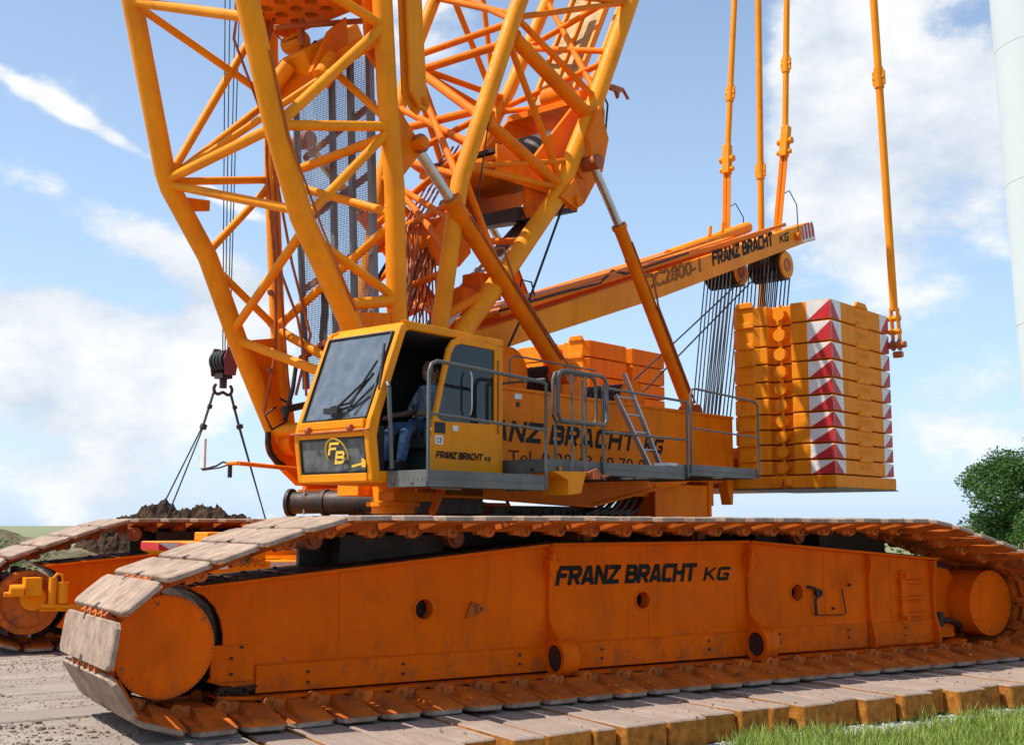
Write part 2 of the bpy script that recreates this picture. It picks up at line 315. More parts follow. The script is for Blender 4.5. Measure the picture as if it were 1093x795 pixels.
# ------------------------------------------------------------------ ground and setting
def ground_mat():
    m = bpy.data.materials.new('gravel_and_turf_ground'); m.use_nodes = True; t = m.node_tree; b = t.nodes['Principled BSDF']; L = t.links.new
    co = t.nodes.new('ShaderNodeTexCoord')
    def noi(s, d=6, r=.6):
        x = t.nodes.new('ShaderNodeTexNoise'); L(co.outputs['Object'], x.inputs['Vector']); x.inputs['Scale'].default_value = s; x.inputs['Detail'].default_value = d; x.inputs['Roughness'].default_value = r; return x.outputs[0]
    def rp(v, a, c):
        x = t.nodes.new('ShaderNodeMapRange'); L(v, x.inputs[0]); x.inputs[1].default_value = a; x.inputs[2].default_value = c; return x.outputs[0]
    def mix(f, a, c):
        x = t.nodes.new('ShaderNodeMix'); x.data_type = 'RGBA'; L(f, x.inputs[0])
        for i, v in ((6, a), (7, c)):
            if isinstance(v, tuple): x.inputs[i].default_value = (*v, 1)
            else: L(v, x.inputs[i])
        return x.outputs[2]
    vo = t.nodes.new('ShaderNodeTexVoronoi'); L(co.outputs['Object'], vo.inputs[0]); vo.inputs['Scale'].default_value = 38
    hs = t.nodes.new('ShaderNodeSeparateColor'); L(vo.outputs['Color'], hs.inputs[0])
    grav = mix(hs.outputs[0], (.20, .18, .16), (.46, .43, .40))
    dirt = mix(noi(3), (.16, .12, .09), (.30, .25, .20))
    c = mix(rp(noi(.8), .42, .58), grav, dirt)
    # open turf further out, its colour lightened to stand in for distant haze
    ge = t.nodes.new('ShaderNodeVectorMath'); ge.operation = 'LENGTH'; L(co.outputs['Object'], ge.inputs[0])
    turf = mix(noi(.05), (.13, .15, .06), (.26, .25, .14))
    c = mix(rp(ge.outputs['Value'], 16, 30), c, turf)
    L(c, b.inputs['Base Color']); b.inputs['Roughness'].default_value = .95
    bp = t.nodes.new('ShaderNodeBump'); bp.inputs['Strength'].default_value = .8; bp.inputs['Distance'].default_value = .02
    L(vo.outputs['Distance'], bp.inputs['Height']); L(bp.outputs[0], b.inputs['Normal'])
    return m
g = MB(); g.add([(-800, -800, -.27), (1200, -800, -.27), (1200, 1200, -.27), (-800, 1200, -.27)], [(0, 1, 2, 3)])
tag(g.build('ground', ground_mat()), kind='structure')

HILLM = mat('hill_scrub', (.185, .145, .085), .95, spec=.1, var=.35, vscale=1.5, dirt=(.06, .09, .03), damt=.9, dscale=1.2, bump=.8, bscale=3)
def mound(name, cx, cy, rx, ry, h, n, rough, m, seed, fine=0.):
    q = MB(); vs = []; fs = []
    for j in range(n+1):
        for i in range(n+1):
            u, v = i/n*2-1, j/n*2-1; d = math.hypot(u, v); x, y = cx+u*rx, cy+v*ry
            b = max(0, 1-d*d)
            z = h*b*(.75+rough*noise.fractal(Vector((x*.35+seed, y*.35, 0)), .8, 2.2, 5))
            if fine: z += fine*b**.5*(noise.noise(Vector((x*3.1, y*3.1, seed)))+.6*noise.noise(Vector((x*7.7, y*7.7, seed)))+.5*noise.noise(Vector((x*15, y*15, seed))))
            vs.append((x, y, -.25+max(0, z))); 
    for j in range(n):
        for i in range(n): fs.append((j*(n+1)+i, j*(n+1)+i+1, (j+1)*(n+1)+i+1, (j+1)*(n+1)+i))
    q.add(vs, fs, not fine); return q.build(name, m)
tag(mound('hill', -1.2, 28, 9.5, 7, 2.35, 110, .16, HILLM, 3.1, .07), kind='structure')
tag(mound('soil_heap', 8.6, 27.5, 4.6, 4.2, 2.9, 130, .40, SOIL, 9.3, .24), 'heap of dark lumpy soil behind the far crawler track', 'soil heap')

# bushes on the hill and far tree line
def leaf_mat(name, a, b_):
    m = bpy.data.materials.new(name); m.use_nodes = True; t = m.node_tree; p = t.nodes['Principled BSDF']; L = t.links.new
    gi = t.nodes.new('ShaderNodeNewGeometry'); mx_ = t.nodes.new('ShaderNodeMix'); mx_.data_type = 'RGBA'
    L(gi.outputs['Random Per Island'], mx_.inputs[0]); mx_.inputs[6].default_value = (*a, 1); mx_.inputs[7].default_value = (*b_, 1)
    L(mx_.outputs[2], p.inputs['Base Color']); p.inputs['Roughness'].default_value = .6; p.inputs['Specular IOR Level'].default_value = .3
    tl = t.nodes.new('ShaderNodeBsdfTranslucent'); L(mx_.outputs[2], tl.inputs[0]); ms = t.nodes.new('ShaderNodeMixShader'); ms.inputs[0].default_value = .3
    L(p.outputs[0], ms.inputs[1]); L(tl.outputs[0], ms.inputs[2]); L(ms.outputs[0], t.nodes['Material Output'].inputs[0]); return m
LEAF1 = leaf_mat('green_leaves', (.075, .16, .024), (.20, .31, .06)); LEAF2 = leaf_mat('deep_green_leaves', (.035, .095, .018), (.10, .19, .035))
def leaves(q, c, r, n, s, rnd):
    for _ in range(n):
        d = Vector((rnd.gauss(0, 1), rnd.gauss(0, 1), rnd.gauss(0, 1))).normalized()*(rnd.random()**.45)
        p = Vector(c)+Vector((d.x*r[0], d.y*r[1], d.z*r[2]))
        a = Vector((rnd.uniform(-1, 1), rnd.uniform(-1, 1), rnd.uniform(-.6, .6))).normalized(); b = a.orthogonal().normalized()
        b = (b*math.cos(k := rnd.uniform(0, 6.28))+a.cross(b)*math.sin(k)); z = s*rnd.uniform(.6, 1.4)
        q.add([p-a*z, p+b*z*.5, p+a*z, p-b*z*.5], [(0, 1, 2, 3)])
def tree(name, x, y, h, rad, lm, label, seed, cat='tree', group=None, nl=110):
    rnd = random.Random(seed); root = empty(name, (x, y, -.2)); tag(root, label, cat, group)
    t = MB(); t.tube([(x, y, -.2), (x+.1, y, h*.25), (x-.1, y+.1, h*.55), (x, y, h*.8)], .25*h/9, 8)
    lv = MB(); lv.xf = I
    for k in range(64):
        a = rnd.uniform(0, 6.28); e = rnd.uniform(-.95, 1); rr = rnd.uniform(.45, 1.)
        c = (x+math.cos(a)*math.cos(e*1.5)*rad*rr, y+math.sin(a)*math.cos(e*1.5)*rad*rr, h*.54+math.sin(e*1.5)*h*.42*rr)
        cr = rad*rnd.uniform(.20, .38); leaves(lv, c, (cr, cr, cr*.8), nl, .055*h/9+.05, rnd)
        if k % 3 == 0: t.tube([(x, y, h*.3), ((x+c[0])/2, (y+c[1])/2, (h*.4+c[2])/2), c], .06*h/9, 5)
    t.build('trunk', BARK, root); lv.build('crown', lm, root, recalc=False)
tree('broadleaf_tree', 57.2, 27.2, 7.3, 4.4, LEAF1, 'tall round leafy tree standing at the right behind the idler end', 11, nl=560)
tree('broadleaf_tree', 50.2, 28.8, 4.9, 3.0, LEAF2, 'lower dark green tree left of the tall one at the far right', 12, nl=420)
tree('broadleaf_tree', 64.0, 22.5, 8, 4.6, LEAF1, 'tree at the right edge half hidden behind the tall round tree', 14, nl=110)
tree('bush', 46.6, 24.4, 2.4, 1.7, LEAF2, 'low green bush under the tall tree beside the timber blocks', 15, 'bush', nl=130)
hedge = MB(); rnd = random.Random(9)
for k in range(120):
    t_ = rnd.random(); leaves(hedge, (47+t_*34, 33-t_*16+rnd.uniform(-1.5, 1.5), .3+rnd.uniform(-.3, 1.1)), (1.1, 1.1, .7), 120, .11, rnd)
tag(hedge.build('hedgerow', LEAF2, recalc=False), 'dark hedge line along the ground beneath the trees at the far right', 'hedge', kind='stuff')
sc = MB(); rnd = random.Random(4)
for _ in range(60):
    x = rnd.uniform(-4, 6.2); y = rnd.uniform(21.2, 24.2)
    leaves(sc, (x, y, -.1+2.0*max(0, 1-((x+1.2)/9.5)**2-((y-28)/7)**2)), (.3, .3, .12), 50, .045, rnd)
tag(sc.build('scrub', LEAF2, recalc=False), kind='stuff', label='scrubby green growth on the low hill', cat='scrub')

# wind turbine tower
tw = empty('turbine_tower', (39.8, 18.0, 0)); tag(tw, 'smooth white cylindrical tower at the right edge of the picture', 'tower')
lean = lambda z: (39.95-.0239*(z-6.4), 18.0+.0151*(z-6.4), z)
q = MB(); zz = [-.3, 9.2, 14.8, 20.3, 26, 33]
for a, b in zip(zz, zz[1:]): q.cyl(lean(a), lean(b-.012), 2.12, 64, caps=False); q.cyl(lean(b-.012), lean(b), 2.10, 64, caps=False)
q.build('shell', TOWER, tw)
q = MB(); q.cyl(lean(32.9), lean(33.02), 2.1, 48); q.build('top_flange', TOWER, tw)

# ------------------------------------------------------------------ timber mats
def wood(name, pale, sidec, axis):
    m = bpy.data.materials.new(name); m.use_nodes = True; t = m.node_tree; b = t.nodes['Principled BSDF']; L = t.links.new
    co = t.nodes.new('ShaderNodeTexCoord'); oi = t.nodes.new('ShaderNodeObjectInfo')
    ad = t.nodes.new('ShaderNodeVectorMath'); ad.operation = 'ADD'; L(co.outputs['Object'], ad.inputs[0]); mu = t.nodes.new('ShaderNodeMath'); mu.operation = 'MULTIPLY'; mu.inputs[1].default_value = 53
    L(oi.outputs['Random'], mu.inputs[0]); L(mu.outputs[0], ad.inputs[1])
    def noi(s, sc=(1, 1, 1), d=7, r=.65):
        mp = t.nodes.new('ShaderNodeMapping'); L(ad.outputs[0], mp.inputs[0]); mp.inputs['Scale'].default_value = sc
        x = t.nodes.new('ShaderNodeTexNoise'); L(mp.outputs[0], x.inputs['Vector']); x.inputs['Scale'].default_value = s; x.inputs['Detail'].default_value = d; x.inputs['Roughness'].default_value = r; return x.outputs[0]
    def rp(v, a, c, d=0, e=1):
        x = t.nodes.new('ShaderNodeMapRange'); L(v, x.inputs[0]); x.inputs[1].default_value = a; x.inputs[2].default_value = c; x.inputs[3].default_value = d; x.inputs[4].default_value = e; return x.outputs[0]
    def mix(f, a, c):
        x = t.nodes.new('ShaderNodeMix'); x.data_type = 'RGBA'; L(f, x.inputs[0])
        for i, v in ((6, a), (7, c)):
            if isinstance(v, tuple): x.inputs[i].default_value = (*v, 1)
            else: L(v, x.inputs[i])
        return x.outputs[2]
    sc = (1, .05, 1) if axis == 1 else (.05, 1, 1)
    grain = noi(40, sc)
    top = mix(rp(grain, .35, .65), tuple(c*.62 for c in pale), pale)
    top = mix(rp(noi(3.5), .42, .68, 0, .85), top, tuple(c*v for c, v in zip(pale, (.62, .55, .48))))
    top = mix(rp(oi.outputs['Random'], 0, 1, 0, .6), top, tuple(c*.6 for c in pale))
    top = mix(rp(noi(26), .64, .70, 0, .8), top, (.11, .075, .05))
    sd_ = mix(rp(noi(14), .35, .7), sidec, tuple(c*.4 for c in sidec))
    ge = t.nodes.new('ShaderNodeNewGeometry'); sx = t.nodes.new('ShaderNodeSeparateXYZ'); L(ge.outputs['Normal'], sx.inputs[0])
    c = mix(rp(sx.outputs[2], .4, .7), sd_, top)
    L(c, b.inputs['Base Color']); b.inputs['Roughness'].default_value = .85; b.inputs['Specular IOR Level'].default_value = .25
    bp = t.nodes.new('ShaderNodeBump'); bp.inputs['Strength'].default_value = .6; bp.inputs['Distance'].default_value = .012
    L(grain, bp.inputs['Height']); L(bp.outputs[0], b.inputs['Normal']); return m
WOODX = wood('weathered_mat_wood', (.41, .335, .285), (.30, .17, .07), 0)
WOODY = wood('weathered_timber', (.42, .315, .25), (.52, .19, .025), 1)
def timber(x0, x1, y0, y1, zt, th, m, seed, label, name, group):
    rnd = random.Random(seed); o = (round((x0+x1)/2, 3), round((y0+y1)/2, 3), zt-th)
    bm = bmesh.new(); nx, ny = (6, 16) if y1-y0 > x1-x0 else (28, 6)
    bmesh.ops.create_cube(bm, size=1); bmesh.ops.scale(bm, vec=(x1-x0, y1-y0, th), verts=bm.verts)
    bmesh.ops.bevel(bm, geom=list(bm.edges), offset=.012, segments=1, affect='EDGES')
    bmesh.ops.subdivide_edges(bm, edges=[e for e in bm.edges if e.calc_length() > .25], cuts=7, use_grid_fill=True)
    for v in bm.verts:
        w_ = v.co+Vector(o)+Vector((seed*3.3, 0, 0)); d = noise.noise(w_*3)*.008+noise.noise(w_*11)*.005
        v.co += Vector((noise.noise(w_*5)*.008, noise.noise(w_*6+Vector((9, 0, 0)))*.014, d))
        v.co.z += th/2
    me = bpy.data.meshes.new(name); bm.to_mesh(me); bm.free(); me.materials.append(m)
    ob = bpy.data.objects.new(name, me); col.objects.link(ob); ob.location = o; ob.rotation_euler = (0, 0, rnd.uniform(-.006, .006))
    tag(ob, label, name.replace('_', ' '), group, kind='thing'); return ob
tens = {0: '', 20: 'twenty', 30: 'thirty', 40: 'forty', 50: 'fifty'}
ones = ['first', 'second', 'third', 'fourth', 'fifth', 'sixth', 'seventh', 'eighth', 'ninth', 'tenth', 'eleventh', 'twelfth', 'thirteenth', 'fourteenth', 'fifteenth', 'sixteenth', 'seventeenth', 'eighteenth', 'nineteenth']
ORD = ones+['twentieth']+['twenty-'+o for o in ones[:9]]+['thirtieth']+['thirty-'+o for o in ones[:9]]+['fortieth']+['forty-'+o for o in ones[:9]]+['fiftieth']
rnd = random.Random(21); x = .42; k = 0
while x < 15:
    wd = rnd.choice((.22, .30, .34, .38, .19, .27)); y0 = -1.84+rnd.uniform(-.13, .12)
    timber(x, x+wd, y0, y0+3.6, rnd.uniform(-.050, -.026), .22, WOODY, k, ORD[k]+' crosswise mat timber from the left under the near crawler, brown end showing', 'mat_timber', 'crosswise mat timbers')
    x += wd+rnd.choice((.008, .012, .02, .03, .06, .12)); k += 1
y = -2.95; k = 0
while y < 7.6:
    wd = rnd.uniform(.42, .62)
    timber(-6.5, .36 if y < -1 else 2.0 if y > 2 else .36, y, y+wd, rnd.uniform(-.040, -.028), .2, WOODX, 60+k, ORD[k]+' lengthwise grey mat plank at the left, counted from the camera', 'mat_plank', 'lengthwise grey mat planks'); y += wd+rnd.uniform(.001, .008); k += 1
# clods and gravel, grass
q = MB(); rnd = random.Random(31)
def clod(q, p, r):
    bm = bmesh.new(); bmesh.ops.create_icosphere(bm, subdivisions=1, radius=r)
    sc_ = Vector((rnd.uniform(.7, 1.5), rnd.uniform(.7, 1.4), rnd.uniform(.35, .7))); vs = [Vector((v.co.x*sc_.x, v.co.y*sc_.y, v.co.z*sc_.z))*rnd.uniform(.75, 1.25)+Vector(p) for v in bm.verts]
    fs = [tuple(v.index for v in f.verts) for f in bm.faces]; bm.free(); q.add(vs, fs)
for (cx, cy, n, s) in ((-1.02, .35, 24, .2), (-.8, -.3, 22, .22), (-.75, .1, 14, .16), (-1.2, 1.0, 10, .15), (-.9, 2.2, 7, .1), (-1.6, 0, 16, .3)):
    for _ in range(n): clod(q, (cx+rnd.gauss(0, s), cy+rnd.gauss(0, s*.8), -.03), rnd.uniform(.006, .028))
for _ in range(260): clod(q, (rnd.uniform(1, 11), rnd.uniform(-1.85, -.9), -.032), rnd.uniform(.004, .012))
for _ in range(5200): clod(q, (rnd.uniform(-2.6, .4), rnd.uniform(-1.2, 5.5), -.032), rnd.uniform(.003, .010))
tag(q.build('dirt_clods', mat('dry_dirt', (.22, .165, .12), .95, var=.5, vscale=6)), 'dry clods of dirt scattered on the wooden mats', 'dirt', kind='stuff')
q = MB()
for _ in range(3600): clod(q, (rnd.uniform(2, 9.5), -1.80-abs(rnd.gauss(0, .5)), -.265), rnd.uniform(.008, .026))
tag(q.build('gravel', mat('grey_gravel', (.42, .40, .38), .9, var=.35, vscale=9)), 'loose grey gravel in front of the timber ends', 'gravel', kind='stuff')
GRASSM = leaf_mat('grass_blades', (.11, .20, .022), (.38, .45, .09))
q = MB(); rnd = random.Random(8); cnt = 0
while cnt < 30000:
    x = rnd.uniform(2.2, 10); y = rnd.uniform(-3.6, -1.88)
    dens_ = noise.noise(Vector((x*.9, y*1.6, 5)))*1.0+noise.noise(Vector((x*4, y*4, 1)))*.35
    edge = (y+1.9)*-1.2
    xl = 4.25+(y+1.9)*.5
    if x < xl: edge -= (xl-x)*1.8
    if 4.9 < x < 7.2 and y > -2.3: edge -= .55
    if dens_+edge < rnd.uniform(-.15, .38)+(.22 if noise.noise(Vector((x*2.2, y*3, 11))) > .12 else 0): continue
    h = rnd.uniform(.05, .19)*(1+.8*max(0, noise.noise(Vector((x*1.7, y*1.7, 2))))); a = rnd.uniform(0, 6.28); b = rnd.uniform(.1, .7)*h; wd = rnd.uniform(.0025, .005)
    c, s_ = math.cos(a), math.sin(a); p = Vector((x, y, -.275)); d = Vector((c, s_, 0)); n_ = Vector((-s_, c, 0))*wd
    q.add([p-n_, p+n_, p+n_*.8+d*b*.35+Vector((0, 0, h*.6)), p-n_*.8+d*b*.35+Vector((0, 0, h*.6)), p+d*b+Vector((0, 0, h))], [(0, 1, 2, 3), (3, 2, 4)]); cnt += 1
tag(q.build('grass', GRASSM, recalc=False), 'bright green tufts of grass in front of the timber ends', 'grass', kind='stuff')
# block pile at the far right
for k, (dx, dz, lab) in enumerate(((0, .93, 'pale upper timber block of the small pile at the far right'), (-.15, .55, 'lower timber block of the small pile at the far right'), (.1, .17, 'bottom timber block of the small pile, hidden behind the idler'))):
    b = MB(); b.bx(28.35+dx, 30.1+dx, 11.4, 12.6, dz-.0, dz+.36); tag(b.build('timber_block', WOODX, bevel=.02, origin=(27.7, 12, dz)), lab, 'timber block')
b = MB(); b.bx(28.2, 30.5, 11.3, 12.7, -.27, .165); tag(b.build('timber_block', WOODX, bevel=.02, origin=(27.7, 12, -.2)), 'base timber block under the small pile at the far right', 'timber block')

# ================================================================== THE CRANE
crane = empty('crawler_crane', ORG); tag(crane, 'huge orange and yellow crawler crane with lattice boom standing on wooden mats', 'crawler crane')

# ---------------------------------------------------------------- tracks
ZC, RP, XS, XI = .545, .507, -.055, 9.43; CV = -.22
def track_path():
    def tangent(cx, P, top_left):
        dx, dz = P[0]-cx, P[1]-ZC; d = math.hypot(dx, dz); a = math.atan2(dz, dx); b = math.acos(RP/d)
        return a+b if top_left else a-b
    P1, P2 = (1.09, 1.462), (7.88, 1.447)
    aL = tangent(XS, P1, True); aR = tangent(XI, P2, False); pts = []
    for i in range(41): t = 1.5*math.pi+(aL-1.5*math.pi)*i/40; pts.append((XS+math.cos(t)*RP, ZC+math.sin(t)*RP))
    pts += [P1, P2]
    for i in range(41): t = aR+(-math.pi/2-aR)*i/40; pts.append((XI+math.cos(t)*RP, ZC+math.sin(t)*RP))
    pts.append(pts[0]); return pts
def resample(pts, n):
    L_ = [0]
    for a, b in zip(pts, pts[1:]): L_.append(L_[-1]+math.dist(a, b))
    out_ = []
    for k in range(n):
        s = L_[-1]*k/n+.33; s %= L_[-1]; i = max(j for j in range(len(L_)) if L_[j] <= s); i = min(i, len(pts)-2)
        t = (s-L_[i])/(L_[i+1]-L_[i]); out_.append((pts[i][0]+(pts[i+1][0]-pts[i][0])*t, pts[i][1]+(pts[i+1][1]-pts[i][1])*t))
    return out_
path = track_path(); tl = sum(math.dist(a, b) for a, b in zip(path, path[1:])); NS = round(tl/.368)
pins = resample(path, NS)
def shoe_mesh():
    q = MB(); h = .163; W_ = .81; c = .065
    q.cur = 0     # plate with clipped corners
    ol = [(-h, -W_+c), (-h+.04, -W_), (h-.04, -W_), (h, -W_+c), (h, W_-c), (h-.04, W_), (-h+.04, W_), (-h, W_-c)]
    n = 8; inn = [(x*.965, y-math.copysign(.014, y)) for x, y in ol]
    vs = [(x, y, .018) for x, y in ol]+[(x, y, .048) for x, y in ol]+[(x, y, .058) for x, y in inn]
    q.add(vs, [tuple(range(n))])
    q.cur = 1; q.add(vs, [(i, (i+1) % n, (i+1) % n+n, i+n) for i in range(n)]); q.add(vs, [tuple(range(16, 24))]+[(i+8, (i+1) % n+8, (i+1) % n+16, i+16) for i in range(n)])
    q.cur = 0; q.bx(-h+.02, h-.02, -.26, .26, -.06, .0)
    for s in (-1, 1):
        y0, y1 = s*.795, s*.33
        q.new(); q.add([(-.158, y0, .02), (.080, y0, .02), (.080, y1, .02), (-.158, y1, .02), (-.153, y0, .010), (.065, y0, .010), (.040, y1, -.075), (-.145, y1, -.075)], [(0, 1, 2, 3), (4, 5, 6, 7), (0, 1, 5, 4), (1, 2, 6, 5), (2, 3, 7, 6), (3, 0, 4, 7)])
        q.new(); q.add([(.075, y0, .02), (.155, y0, .02), (.155, y1, .02), (.075, y1, .02), (.075, y0, .013), (.150, y0, .013), (.145, y1, -.025), (.075, y1, -.025)], [(0, 1, 2, 3), (4, 5, 6, 7), (0, 1, 5, 4), (1, 2, 6, 5), (2, 3, 7, 6), (3, 0, 4, 7)])
        q.ring((-.184, s*.27, -.070), (-.184, s*.36, -.070), .052, .024, 14); q.cyl((-.184, s*.24, -.070), (-.184, s*.345, -.070), .026, 10)
        q.bx(.06, .16, s*.31-.04, s*.31+.04, -.10, .002)
    for k in range(9): q.bx(.165 if k % 2 else -.205, .205 if k % 2 else -.165, -.38+k*.09, -.38+k*.09+.055, -.03, .036)
    q.cur = 2
    q.bx(-.168, -.120, -.03, .05, .050, .0595); q.bx(.125, .168, .12, .17, .050, .0595)
    return q
sm_ = shoe_mesh()
me_shoe = sm_.build('track_shoe', [TRACKP, SHOE, DARK]); shoe_data = me_shoe.data; bpy.data.objects.remove(me_shoe)
# bevelled plate reads better with slight edges
def shoe_matrix(k, yc):
    a, b = pins[k], pins[(k+1) % NS]; t = Vector((b[0]-a[0], 0, b[1]-a[1])).normalized(); n_ = t.cross(Vector((0, 1, 0)))
    m = Matrix((t, Vector((0, 1, 0)), n_)).transposed().to_4x4(); m.translation = Vector(((a[0]+b[0])/2, yc, (a[1]+b[1])/2)); return m
def crawler(y_off, near):
    root = empty('track_assembly', (0-ORG.x, y_off-ORG.y, 0), crane)      # world (0, y_off, 0)
    if not near: tag(root, 'far crawler track with yellow drive motor at its sprocket')
    yc = -.02 if near else .75
    sgn = 1
    vis = []
    for k in range(NS):
        (x_, z_) = pins[k]
        show = near or (z_ > 1.2 and x_ < 4.2) or x_ < .15 or (z_ < .3 and x_ < 1.5)
        (vis if show else vis).append((k, show))
    rest = MB()
    jr = random.Random(2 if near else 3)
    for k, show in vis:
        m = shoe_matrix(k, yc)
        m = m @ Matrix.Rotation(jr.uniform(-.02, .02), 4, 'Y') @ Matrix.Translation((0, jr.uniform(-.004, .004), jr.uniform(-.003, .003)))
        if show:
            o = bpy.data.objects.new('track_shoe', shoe_data); col.objects.link(o); o.parent = root; o.matrix_local = m
        else:
            W0 = Vector((0, y_off, 0))
            for f, mi_, s_ in zip(sm_.f, sm_.mi, sm_.sm): pass
            o0 = len(rest.v); rest.v += [m @ v+W0 for v in sm_.v]; rest.f += [[i+o0 for i in f] for f in sm_.f]; rest.sm += sm_.sm; rest.mi += sm_.mi
    if rest.v: tag(rest.build('track_shoe', [TRACKP, SHOE, DARK], root, recalc=False), kind='stuff')
    Y = lambda y: y_off+y
    # side frame with round holes
    arc = [(math.cos(t)*.455, ZC+math.sin(t)*.455) for t in [R(62-4.6*i) for i in range(13)]]
    outl = [(.19, .955)]+arc[1:]+[(.46, .52), (.62, .50), (.62, .14), (8.72, .12), (8.69, 1.045), (5.88, 1.262), (3.46, 1.255)]
    outl = [(.19, .955), (.30, .90), (.38, .82), (.43, .72), (.455, .60), (.455, .48), (.42, .36), (.34, .25), (.62, .16), (8.72, .12), (8.69, 1.045), (5.88, 1.262), (3.46, 1.255)]
    holes = [(2.2, .73, .085), (4.55, .73, .08), (6.58, .74, .085)]
    q = MB(); q.plate(outl, holes, 1, Y(0), Y(.03)); q.plate(outl, [], 1, Y(.79), Y(.82))
    q.build('side_frame', CRAWL, root)
    q = MB(); q.plate([(x*.999, z-.006) for x, z in outl], [], 1, Y(.16), Y(.78)); q.build('frame_core', DARK, root)
    for hx, hz_, hr in holes: q = MB(); q.ring((hx, Y(-.012), hz_), (hx, Y(.12), hz_), hr+.014, hr, 28); q.build('bore_liner', CRAWL, root)
    # flanges
    q = MB()
    for (a, b) in (((.17, .965), (3.44, 1.262)), ((3.47, 1.266), (5.86, 1.273)), ((5.89, 1.272), (8.74, 1.055))):
        q.beam((a[0], Y(.38), a[1]), (b[0], Y(.38), b[1]), .94, .024)
    q.build('top_flange', CRAWL, root, bevel=.004)
    q = MB()
    for (a, b) in (((.19, .983), (3.43, 1.280)), ((3.47, 1.282), (5.86, 1.289)), ((5.89, 1.289), (8.72, 1.073))): q.beam((a[0], Y(.39), a[1]), (b[0], Y(.39), b[1]), .88, .012)
    rr_ = random.Random(17)
    for _ in range(170):
        x_ = rr_.uniform(.3, 8.6); zt_ = .985+(x_-.19)*.0917 if x_ < 3.45 else 1.288 if x_ < 5.87 else 1.289-(x_-5.89)*.0763
        clod(q, (x_, Y(rr_.uniform(0, .75)), zt_+.005), rr_.uniform(.01, .035))
    q.build('greasy_dirt_layer', SOIL, root)
    q = MB(); q.prism([(.38, .125), (.75, .098), (8.74, .086), (9.1, .13), (9.1, .155), (8.74, .112), (.75, .124), (.38, .15)], 1, Y(-.13), Y(.3)); q.build('bottom_flange', CRAWL, root, bevel=.004)
    q = MB(); q.bx(.72, 3.43, Y(-.024), Y(-.001), .14, .355); q.bx(3.52, 5.84, Y(-.024), Y(-.001), .14, .375); q.bx(5.93, 7.60, Y(-.024), Y(-.001), .14, .39); q.bx(7.68, 8.66, Y(-.024), Y(-.001), .14, .38)
    q.each('wear_strip', CRAWL, root, bevel=.004)
    if near:
        for i, (xa, lug) in enumerate(((3.47, True), (5.88, True), (7.64, False), (8.68, False))):
            q = MB()
            zt = {0: 1.25, 1: 1.25, 2: 1.12, 3: 1.04}[i]
            if lug: prof = [(-.0, zt), (-.07, zt), (-.11, zt-.07), (-.11, zt-.20), (-.06, zt-.28), (-.045, .80), (-.045, .66), (-.07, .56), (-.13, .49), (-.21, .43), (-.24, .40), (-.2, .14), (0, .13)]
            else: prof = [(-.0, zt), (-.08, zt), (-.085, zt-.10), (-.06, zt-.22), (-.045, zt-.38), (-.06, .42), (-.10, .30), (-.115, .2), (-.11, .13), (0, .13)]
            q.prism([(Y(a), b) for a, b in prof], 0, xa-.018, xa+.018)
            q.build('stiffener_rib', CRAWL, root, bevel=.004)
            if lug:
                q = MB(); q.ring((xa-.05, Y(-.17), .265), (xa+.12, Y(-.17), .265), .165, .118, 32); q.build('lug', CRAWL, root, bevel=.006)
                q = MB(); q.cyl((xa-.032, Y(-.17), .265), (xa-.022, Y(-.17), .265), .12, 24); q.build('lug_bore', DARK, root)
                q = MB(); q.cyl((xa-.05, Y(-.055), 1.08), (xa+.05, Y(-.055), 1.08), .06, 16); q.bx(xa-.03, xa+.03, Y(-.09), Y(0), .98, 1.18); q.build('eye_plate', CRAWL, root, bevel=.004)
        block_letters('FRANZ BRACHT', (3.55, -.004, .892), (1, 0, 0), (0, 0, 1), (0, -1, 0), 1.66, .178, BLACKP, root)
        block_letters('KG', (5.30, -.004, .892), (1, 0, 0), (0, 0, 1), (0, -1, 0), .36, .135, BLACKP, root)
        q = MB()
        for x_, z0_, z1_ in ((1.42, .36, 1.06), (4.62, .38, .64), (4.62, .82, 1.25), (6.98, .40, 1.16), (8.0, .40, 1.08)): q.tube([(x_, -.001, z0_), (x_+.004, -.001, (z0_+z1_)/2), (x_, -.001, z1_)], .005, 6)
        for xa_ in (3.447, 3.493, 5.857, 5.903, 7.617, 7.663): q.tube([(xa_, -.002, .40), (xa_, -.002, 1.10)], .007, 6)
        q.tube([(.72, -.026, .357), (3.43, -.026, .357)], .005, 6); q.tube([(3.52, -.026, .377), (5.84, -.026, .377)], .005, 6); q.each('weld_seam', CRAWL, root)
        q = MB()      # lifting eye, bolts, latch and hinged bracket
        q.prism([(2.66, .78), (2.60, .64), (2.78, .69), (2.78, .74)], 1, -.03, -.001); q.ring((2.735, -.05, .715), (2.735, .0, .715), .035, .018, 14)
        q.each('lifting_eye', TRACKP, root)
        q = MB()
        for (bx_, bz_) in ((1.15, .28), (1.15, .20), (2.0, .29), (2.0, .21), (3.15, .30), (3.15, .22), (4.05, .30), (4.05, .22), (5.35, .31), (5.35, .23), (6.3, .33), (6.3, .25), (7.3, .33), (7.3, .25), (8.2, .31), (8.2, .23), (.52, .42), (.52, .3), (.60, .5), (7.35, .80), (7.1, .56)):
            q.cyl((bx_, -.034, bz_), (bx_, .0, bz_), .013, 8)
        q.each('bolt_head', DARK, root)
        q = MB(); q.bx(8.14, 8.24, -.05, -.001, .36, .93)
        for z_ in (.44, .62, .80): q.bx(8.1, 8.50, -.075, -.03, z_, z_+.028)
        q.cyl((8.19, -.09, .88), (8.19, 0, .88), .03, 12); q.cyl((8.19, -.09, .42), (8.19, 0, .42), .03, 12); q.build('pin_bracket', CRAWL, root, bevel=.004)
